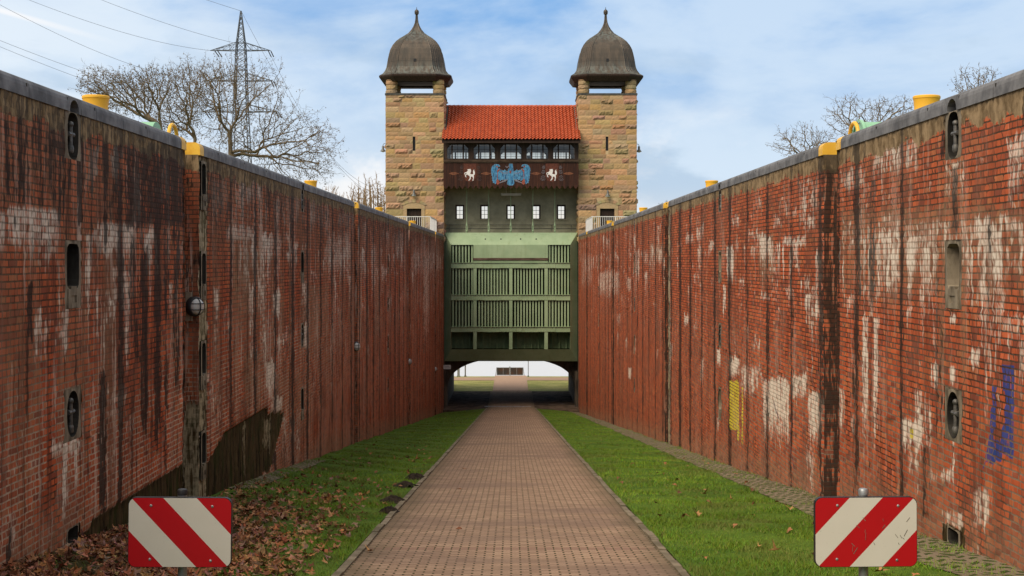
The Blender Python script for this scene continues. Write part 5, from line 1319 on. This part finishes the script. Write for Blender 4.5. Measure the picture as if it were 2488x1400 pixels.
    horse = [(1468, 862), (1478, 835), (1515, 828), (1535, 808), (1548, 785), (1538, 772), (1545, 760), (1575, 762), (1600, 752), (1615, 768), (1622, 800), (1612, 835), (1600, 862), (1640, 876), (1672, 868), (1664, 835), (1662, 800), (1680, 775), (1692, 762), (1690, 795), (1704, 810), (1708, 850), (1700, 885), (1680, 900), (1686, 940), (1676, 985), (1672, 1020), (1650, 1022), (1666, 970), (1655, 935), (1625, 925), (1612, 945), (1616, 970), (1592, 1005), (1568, 1020), (1560, 1010), (1582, 985), (1592, 950), (1586, 918), (1550, 895), (1530, 878), (1505, 895), (1500, 915), (1518, 938), (1508, 945), (1488, 930), (1482, 905), (1492, 885), (1520, 862), (1500, 848), (1486, 855), (1482, 868), (1490, 885), (1478, 888)]
    wht = mottled('painted_white', (.62, .60, .57), (.74, .72, .70), 9); brn = mottled('painted_brown', (.11, .04, .022), (.20, .075, .035), 5); dim = mottled('painted_dim_red', (.075, .022, .014), (.12, .036, .02), 6)
    for ox in (0, -1857):
        e = MB(); e.prism(c7(horse, ox), d - .07, d - .056); e.build('painted_horse', wht, bf)
        e = MB(); e.prism(c7([(1455, 630), (1735, 630), (1738, 940), (1690, 1020), (1595, 1048), (1500, 1020), (1452, 940)], ox), d - .0555, d - .0525); e.build('painted_shield', dim, bf)
        e = MB()
        for sx in (-1, 1):
            for (cy, rr) in ((712, 38), (815, 48), (955, 68)):
                cx = 1597 + sx * (1597 - 1408 if rr < 40 else (1597 - 1400 if rr < 60 else 1597 - 1393))
                pts = [(cx + sx * math.cos(t) * rr * (1 - t / 16), cy + math.sin(t) * rr * (1 - t / 16)) for t in np.linspace(0, 13, 30)]
                q = c7(pts, ox)
                for a, b2 in zip(q[:-1], q[1:]): e.bar((a[0], d - .056, a[1]), (b2[0], d - .056, b2[1]), .007, .02)
        e.build('painted_scroll', greyp if ox == 0 else mottled('painted_faint', (.06, .045, .045), (.10, .07, .07), 6), bf)
    for X in (1097 + 6, 1181, 1282 + 20, 1381):
        e = MB()
        c = ((X - CX) * d / F, CZ + (CY - 422) * d / F); e.prism([(c[0] + .28 * math.cos(t), c[1] + .11 * math.sin(t)) for t in np.linspace(0, 6.28, 13)[:-1]], d - .062, d - .052)
        e.box(c[0] - .36, c[0] + .36, d - .057, d - .0525, c[1] - .035, c[1] + .035)
        e.build('painted_knot', brn, bf)
    # rear plastered wall with five small windows, open to the sky behind
    yp = 109.0; zt, zb = gz(436, 107), gz(600, yp); xs = [gx(X, yp) for X in (1117.2, 1177.4, 1240.8, 1302.6, 1363.5)]; wh0, wh1, hw = gz(533, yp), gz(497.5, yp), 10.8 * yp / F
    b = MB(); x = -5.05
    for c in xs: b.box(x, c - hw, yp, yp + .3, wh0, wh1); x = c + hw
    b.box(x, 5.05, yp, yp + .3, wh0, wh1); b.box(-5.05, 5.05, yp, yp + .3, zb, wh0); b.box(-5.05, 5.05, yp, yp + .3, wh1, zt)
    b.box(-5.0, 5.0, yp - .06, yp - .003, zb, gz(556, yp)); b.build('rear_wall', MAT['plaster'], root)
    for c in xs:
        f = MB(); f.box(c - hw - .13, c + hw + .13, yp - .05, yp - .004, wh1 - .002, wh1 + .16); f.box(c - hw - .13, c + hw + .13, yp - .08, yp - .004, wh0 - .09, wh0); f.box(c - hw - .1, c - hw, yp - .045, yp - .004, wh0, wh1); f.box(c + hw, c + hw + .1, yp - .045, yp - .004, wh0, wh1)
        fr = f.build('window_surround', MAT['plaster'], root)
        f = MB(); t = .115
        f.box(c - hw, c - hw + t, yp + .06, yp + .14, wh0, wh1); f.box(c + hw - t, c + hw, yp + .06, yp + .14, wh0, wh1); f.box(c - hw + t, c + hw - t, yp + .06, yp + .14, wh0, wh0 + .06); f.box(c - hw + t, c + hw - t, yp + .06, yp + .14, wh1 - .13, wh1)
        f.box(c - .016, c + .016, yp + .08, yp + .12, wh0 + .06, wh1 - .13)
        for k in (1, 2): zz = wh0 + .06 + (wh1 - wh0 - .19) * k / 3; f.box(c - hw + t, c + hw - t, yp + .081, yp + .119, zz - .014, zz + .014)
        w_ = f.build('window', MAT['wood'], root); p = MB(); p.add([(c - hw, yp + .1, wh0), (c + hw, yp + .1, wh0), (c + hw, yp + .1, wh1), (c - hw, yp + .1, wh1)], [(0, 1, 2, 3)]); p.build('pane', MAT['glass'], w_)
    b = MB(); zz = gz(548, yp)
    for q in (gz(546.5, yp), gz(555, yp)): b.tube([(-4.98, yp - .12, q), (4.98, yp - .12, q)], .018, 6)
    for X in (1092, 1142, 1290, 1340, 1388): b.tube([(gx(X, yp), yp - .12, gz(562, yp)), (gx(X, yp), yp - .12, gz(546, yp))], .015, 5)
    b.build('pipe', MAT['iron'], root)
    b = MB(); yl = 107.4; b.box(gx(1218, yl), gx(1266, yl), yl - .06, yl + .06, gz(475.5, yl), gz(471.5, yl)); b.box(gx(1217, yl), gx(1267, yl), yl - .08, yl + .08, gz(471.4, yl), gz(470, yl)); 
    b.tube([(gx(1230, yl), yl, gz(470, yl)), (gx(1230, yl), yl, gz(457, yl))], .02, 5); b.tube([(gx(1254, yl), yl, gz(470, yl)), (gx(1254, yl), yl, gz(457, yl))], .02, 5)
    b.build('tube_lamp', mottled('lamp_white', (.34, .31, .24), (.42, .38, .30), 4), root)
    b = MB()      # dark verge flashing against the towers
    for s in (-1, 1):
        v = [(s * 4.985, 106.9, ze + .90), (s * 4.985, yr, zr + .10), (s * 4.80, yr, zr + .10), (s * 4.80, 106.9, ze + .90)]; b.add(v, [(0, 1, 2, 3)])
    b.build('flashing', MAT['slate'], root)
gatehouse()

# lamps on the towers
def bell(b, x, y, z, s=1.0): b.lathe((x, y, z), [(.21 * s, 0), (.19 * s, .04), (.11 * s, .15), (.085 * s, .20), (.085 * s, .36), (.05 * s, .42)], 14)
zinc = mottled('zinc', (.10, .10, .095), (.17, .17, .16), 6, .5, .4); lampw = mottled('lamp_glass', (.5, .5, .48), (.6, .6, .58), 5, .3)
for s, X, Y, lab in ((-1, 1006, 475.5, 'small bell lamp above the door of the left tower'), (1, 1476, 477, 'small bell lamp above the door of the right tower')):
    x, z, y = gx(X), gz(Y), 106.75; root = empty('door_lamp', (x, 107, z + .2), lab, 'lamp', 'lamps over the tower doors')
    b = MB(); bell(b, x, y, z, .9); b.build('shade', zinc, root, True); b = MB(); b.tube([(x, y, z + .34), (x, y + .1, z + .46), (x, 107, z + .44)], .02, 6); b.build('arm', zinc, root); b = MB(); b.lathe((x, y, z - .02), [(.05, -.06), (.16, -.03), (.175, 0), (.16, .03)], 12); b.build('diffuser', lampw, root)
for s, X, Y, lab in ((-1, 930.5, 368, 'bell lamp on a curved arm at the outer side of the left tower'), (1, 1552.5, 369, 'bell lamp on a curved arm at the outer side of the right tower')):
    y = 107.6; x, z = gx(X, y), gz(Y, y); root = empty('arm_lamp', (s * 9.35, y, z + .5), lab, 'lamp', 'lamps at the tower sides')
    b = MB(); bell(b, x, y, z); b.build('shade', zinc, root, True); xe = s * 9.33
    b = MB(); b.tube([(x, y, z + .4)] + [(x - s * .12 * (1 - math.cos(t)) - 0, y, z + .45 + .13 * math.sin(t)) for t in np.linspace(0, math.pi * .9, 8)] + [(xe, y, z + .5)], .02, 6); b.build('arm', zinc, root); b = MB(); b.lathe((x, y, z), [(.06, -.06), (.14, -.03), (.15, .02)], 12); b.build('diffuser', lampw, root)

# white railings in front of the tower doors
RW = mottled('white_rail_paint', (.62, .60, .58), (.72, .70, .68), 5, .45, 0, .4)
for s, lab in ((-1, 'white bar railing in front of the left tower door'), (1, 'white bar railing in front of the right tower door')):
    x = s * 5.56; y0, y1 = 98.9, 106.95; z0, z1 = 3.88, 4.97; xo = s * 8.6
    root = empty('railing', (x, y0, z0), lab, 'railing', 'white railings on the lock edge')
    b = MB(); b.bar((x, y0, z1), (x, y1, z1), .05); b.bar((x, y0, z1), (xo, y0, z1), .05); b.bar((x, y0, z0 + .12), (x, y1, z0 + .12), .03); b.bar((x, y0, z0 + .12), (xo, y0, z0 + .12), .03); b.build('hand_rail', RW, root)
    b = MB()
    for y in (y0, y0 + 2.7, y0 + 5.4, y1 - .05): b.box(x - .03, x + .03, y - .03, y + .03, z0, z1 - .026)
    for q in (.0, 1.6, 3.04): b.box(x + s * q - .03, x + s * q + .03, y0 - .029, y0 + .029, z0, z1 - .026)
    b.build('post', RW, root)
    b = MB(); n = 54
    for i in range(1, n): y = y0 + (y1 - y0) * i / n; b.box(x - .012, x + .012, y - .012, y + .012, z0 + .13, z1 - .02)
    for i in range(1, 21): q = x + (xo - x) * i / 21; b.box(q - .013, q + .013, y0 - .012, y0 + .012, z0 + .13, z1 - .02)
    b.build('bars', RW, root)

# ------------------------------------------------------------------ bare trees
BARK = mottled('bark', (.11, .080, .050), (.22, .165, .105), 6, .9, 0, .1)
def bare_tree(name, base, blobs, ntips, seed, lab, cat, group, rtip=.011, seeds=True, twig=3, mat=None, powr=.43, up=.15, trunk_to=None, curv=.16):
    """limbs are found by splitting a cloud of tip points again and again, so the crown fills the outline given by blobs"""
    r = np.random.default_rng(seed); base = np.array(base, float); T = []
    for (c, rad, wgt) in blobs:
        n = int(ntips * wgt); p = r.normal(size=(n, 3)); p /= np.linalg.norm(p, axis=1)[:, None]; p *= (.28 + .72 * r.random((n, 1)) ** .45)
        p *= 1 + .26 * np.sin(p[:, :1] * 9 + seed) * np.sin(p[:, 1:2] * 7 + 2) + .10 * r.normal(size=(n, 1)); T.append(np.array(c) + p * np.array(rad))
    T = np.concatenate(T); T = T[T[:, 2] > base[2] + .4]
    V, Fc, ends, TV, TF = [], [], [], [], []
    def seg(pts, ra, rb, n, V, Fc):
        k = len(pts); b0 = len(V); d = pts[-1] - pts[0]; L = np.linalg.norm(d) + 1e-9; d = d / L
        a = np.cross(d, (0, 0, 1.0) if abs(d[2]) < .9 else (1.0, 0, 0)); a /= np.linalg.norm(a) + 1e-9; b = np.cross(d, a)
        for i, p in enumerate(pts):
            rr = ra + (rb - ra) * i / (k - 1)
            for j in range(n): t = 6.28318 * j / n; q = p + (a * math.cos(t) + b * math.sin(t)) * rr; V.append((q[0], q[1], q[2]))
        for i in range(k - 1):
            for j in range(n): Fc.append((b0 + i * n + j, b0 + i * n + (j + 1) % n, b0 + (i + 1) * n + (j + 1) % n, b0 + (i + 1) * n + j))
    def curve(p, q, d0, k, cv):
        L = np.linalg.norm(q - p); off = r.normal(size=3) * L * cv * .5; out = []
        c = p + d0 * L * .42 + off
        for i in range(k + 1): t = i / k; out.append((1 - t) ** 2 * p + 2 * t * (1 - t) * c + t * t * q + (r.normal(size=3) * L * .03 if 0 < i < k else 0))
        return out, (q - c) / (np.linalg.norm(q - c) + 1e-9)
    rad = lambda n: rtip * n ** powr
    stack = [(base, np.array((0, 0, 1.0)), T, 0)]
    while stack:
        p, d, S, lev = stack.pop(); n = len(S)
        if n == 0: continue
        if n == 1:
            q = S[0]; pts, dd = curve(p, q, d, 4, curv * 2.0); seg(pts, rtip * 1.15, rtip * .55, 3, TV, TF); L = np.linalg.norm(q - p)
            for k in range(twig):
                t = .25 + .7 * r.random(); i = int(t * 4); s0 = pts[i]; dv = dd + r.normal(size=3) * .75 + np.array((0, 0, up)); e = s0 + dv / np.linalg.norm(dv) * L * (.22 + .35 * r.random())
                p2, _ = curve(s0, e, dd, 2, .3); seg(p2, rtip * .75, rtip * .4, 3, TV, TF); ends.append(e)
            ends.append(q); continue
        c = S.mean(0); f = (.34 if n > 60 else .42) if lev else .30
        q = p + (c - p) * f * (.85 + .3 * r.random())
        if lev == 0 and trunk_to is not None: q = np.array(trunk_to, float)
        pts, dd = curve(p, q, d, 4 if n > 20 else 3, curv if lev else .04)
        seg(pts, rad(n), rad(n) * .9, 7 if n > 200 else (5 if n > 20 else 3), V if n > 12 else TV, Fc if n > 12 else TF)
        X = S - q; X = X / (np.linalg.norm(X, axis=1)[:, None] + 1e-9)
        k = 3 if (n > 120 and r.random() < .55) else 2
        cen = X[r.choice(n, k, replace=False)]
        for _ in range(3):
            lab_ = np.argmax(X @ cen.T, 1); cen = np.array([X[lab_ == j].mean(0) if (lab_ == j).any() else cen[j] for j in range(k)])
        for j in range(k):
            if (lab_ == j).any(): stack.append((q, dd, S[lab_ == j], lev + 1))
    root = empty(name, base, lab, cat, group)
    mesh_np('trunk', V, Fc, mat or BARK, root, True); 
    if seeds:
        for e in ends[::7]:
            s_ = .028; b0 = len(TV); e = np.array(e) - np.array((0, 0, .08)); TV += [tuple(e + np.array(o) * s_) for o in ((1, 0, 0), (-1, 0, 0), (0, 1, 0), (0, -1, 0), (0, 0, 1), (0, 0, -1))]
            TF += [(b0 + a, b0 + b, b0 + c, b0 + c) for a, b, c in ((0, 2, 4), (2, 1, 4), (1, 3, 4), (3, 0, 4), (2, 0, 5), (1, 2, 5), (3, 1, 5), (0, 3, 5))]
    TF = [f if len(set(f)) == 4 else f[:3] for f in TF]
    mesh_np('crown', TV, TF, mat or BARK, root)
def pb(X, Y, d, rx, ry, rz, wgt): return (tuple(px(X, Y, d)), (rx * d / F, ry * d / F, rz * d / F), wgt)
g1 = 'bare trees left of the lock'
bare_tree('bare_tree', px(600, 605, 70), [pb(590, 265, 70, 130, 150, 135, .50), pb(735, 345, 70, 95, 120, 80, .24), pb(520, 200, 70, 75, 100, 65, .16), pb(715, 410, 70, 120, 100, 50, .14)], 4300, 3, 'big bare tree with spreading twiggy crown, in front of the lattice pylon', 'tree', g1, .0042, trunk_to=px(562, 385, 70))
bare_tree('bare_tree', px(490, 605, 66), [pb(455, 225, 66, 62, 90, 85, .6), pb(420, 290, 66, 60, 80, 50, .4)], 1700, 8, 'slimmer bare tree between the two wider ones on the left', 'tree', g1, .0044, trunk_to=px(472, 350, 66))
bare_tree('bare_tree', px(430, 605, 62), [pb(300, 225, 62, 100, 120, 62, .55), pb(240, 200, 62, 60, 80, 45, .15), pb(370, 205, 62, 70, 90, 58, .30)], 2600, 14, 'leaning bare tree farthest left, behind the nearest yellow bollard', 'tree', g1, .0042, trunk_to=px(392, 320, 62))
g2 = 'bare trees right of the lock'
bare_tree('bare_tree', px(2105, 605, 80), [pb(2075, 285, 80, 75, 90, 60, .6), pb(2170, 268, 80, 60, 80, 42, .4)], 620, 21, 'bare tree behind the green machine cover on the right', 'tree', g2, .0072, trunk_to=px(2095, 370, 80))
bare_tree('bare_tree', px(1985, 605, 92), [pb(1950, 345, 92, 85, 90, 52, 1)], 420, 26, 'small bare tree behind the right coping, left of the green cover', 'tree', g2, .0078, trunk_to=px(1975, 420, 92))
bare_tree('bare_tree', px(2378, 605, 64), [pb(2372, 205, 64, 62, 80, 55, 1)], 330, 33, 'bare tree top farthest right above the right coping', 'tree', g2, .0062, trunk_to=px(2378, 300, 64))
bare_tree('bare_tree', px(1612, 605, 118), [pb(1618, 500, 118, 22, 30, 20, 1)], 60, 37, 'tiny bare tree tip above the right wall near the second bollard', 'tree', g2, .013, False, trunk_to=px(1614, 540, 118))
HAZEL = mottled('pale_twigs', (.16, .105, .055), (.27, .185, .10), 5, .9)
for i, (X, Y, d, rx, rz, lab) in enumerate(((905, 510, 165, 34, 78, 'dense pale brown twiggy tree touching the left tower'), (868, 520, 175, 30, 70, 'dense pale brown twiggy tree between the big tree and the tower'), (800, 515, 185, 40, 62, 'low brown twiggy tree behind the right end of the big tree'), (950, 520, 172, 34, 72, 'dense pale brown twiggy tree half hidden behind the left tower'))):
    bare_tree('twiggy_tree', px(X, 800, d), [pb(X, Y, d, rx, rx, rz, 1)], 1150, 50 + i, lab, 'tree', 'twiggy trees beyond the lock', .020, False, 3, HAZEL, .36, .9, curv=.08)

# ------------------------------------------------------------------ pylon and power lines
PD = 250.0
STEEL = mottled('pylon_steel', (.055, .065, .075), (.085, .095, .105), 2, .6, .4)
def pylon():
    base = px(585, 700, PD); root = empty('pylon', base, 'tall lattice steel pylon with three cross arms behind the bare tree', 'pylon')
    P = lambda X, Y, y=0: Vector(px(X, Y, PD)) + Vector((0, y, 0))
    hw = lambda Y: np.interp(Y, [27, 104, 122, 196, 272, 400, 700], [.8, 9.5, 11, 13.5, 16, 22, 40])
    b = MB(); lev = [27, 40, 52, 64, 77, 90, 104, 122, 138, 154, 170, 196, 215, 234, 252, 271, 292, 314, 338, 365, 400, 450, 520, 600, 700]; mp = PD / F
    for (Ya, Yb_) in zip(lev[:-1], lev[1:]):
        ha, hb = hw(Ya), hw(Yb_)
        cor = [(-1, -1), (1, -1), (1, 1), (-1, 1)]
        A = [P(585.5 + c[0] * ha, Ya, c[1] * ha * mp) for c in cor]; B = [P(585.5 + c[0] * hb, Yb_, c[1] * hb * mp) for c in cor]
        for i in range(4):
            b.bar(A[i], B[i], .15); j = (i + 1) % 4
            b.bar(A[i], B[j], .075); b.bar(A[j], B[i], .075)
            if Ya in (104, 122, 196, 271, 170, 252): b.bar(A[i], A[j], .11)
    b.build('mast', STEEL, root)
    for (Y, Yr, xl, xr) in ((123, 104, 511, 657), (197, 178, 497, 664), (272, 254, 488, 676)):
        b = MB(); tipl, tipr = P(xl, Y), P(xr, Y); h_ = hw(Y)
        for s, tip in ((-1, tipl), (1, tipr)):
            for yy in (-1, 1):
                r0 = P(585.5 + s * h_, Y, yy * h_ * mp); r1 = P(585.5 + s * hw(Yr), Yr, yy * h_ * mp); b.bar(r0, tip, .12); b.bar(r1, tip, .09)
                for k in (1, 2, 3): t = k / 4; b.bar(r0.lerp(tip, t), r1.lerp(tip, t), .06); b.bar(r0.lerp(tip, t), r1.lerp(tip, max(t - .25, 0)), .05)
            for k in range(5): t = k / 5; b.bar(P(585.5 + s * h_, Y, -h_ * mp).lerp(tip, t), P(585.5 + s * h_, Y, h_ * mp).lerp(tip, t + .2), .05)
        arm = b.build('cross_arm', STEEL, root)
        for s, X in ((-1, xl + 11), (-1, xl + 18), (1, xr - 3), (1, xr + 3)):
            c = MB(); t0 = P(X - (0 if s < 0 else 2), Y + 1); c.tube([t0, t0 + Vector((.75 if s < 0 else .5, 0, -1.05))], .09, 6); c.build('insulator', MAT['black'], arm)
pylon()
wm = mottled('wire', (.05, .055, .06), (.07, .075, .08), 1, .5, .5)
def wire(a, b_, sag, lab, rad=.030):
    a, b_ = Vector(a), Vector(b_); pts = [a.lerp(b_, t) - Vector((0, 0, 4 * sag * t * (1 - t))) for t in np.linspace(0, 1, 24)]
    mb = MB(); mb.tube(pts, [rad * max(.35, p.y / PD) for p in pts], 5); o = mb.build('power_line', wm, None, True, loc=a); tag(o, lab, 'power line', 'wires of the lattice pylon')
def ext(p, q, X):      # continue the picture line p-q to column X
    return (X, p[1] + (q[1] - p[1]) * (X - p[0]) / (q[0] - p[0]))
for (A, q, p, sag, lab) in (((586, 27), (586, 27), (510, 0), .3, 'topmost wire running left from the tip of the pylon'), ((571, 105), (555, 102), (300, 0), 1.2, 'second wire from the top, meeting the pylon at its upper arm'), ((511, 123), (510, 121), (155, 0), 1.6, 'wire to the left tip of the upper pylon arm'),
        ((498, 200), (440, 150), (75, 0), 2.2, 'wire to the left tip of the middle pylon arm, longest in view'), ((540, 262), (290, 160), (0, 70), 1.4, 'second lowest wire at the far left of the sky'), ((489, 275), (200, 172), (0, 97), 1.2, 'lowest wire at the far left, above the nearest left bollard')):
    e = ext(p, q, -260); wire(px(A[0], A[1], PD), px(e[0], e[1], 120), sag, lab)
for (A, E, lab) in (((586, 27), (905, 455), 'thin wire falling right from the tip of the pylon'), ((658, 135), (925, 470), 'wire falling right from the upper pylon arm')):
    wire(px(A[0], A[1], PD), px(E[0], E[1], 420), 6.0, lab, .026)
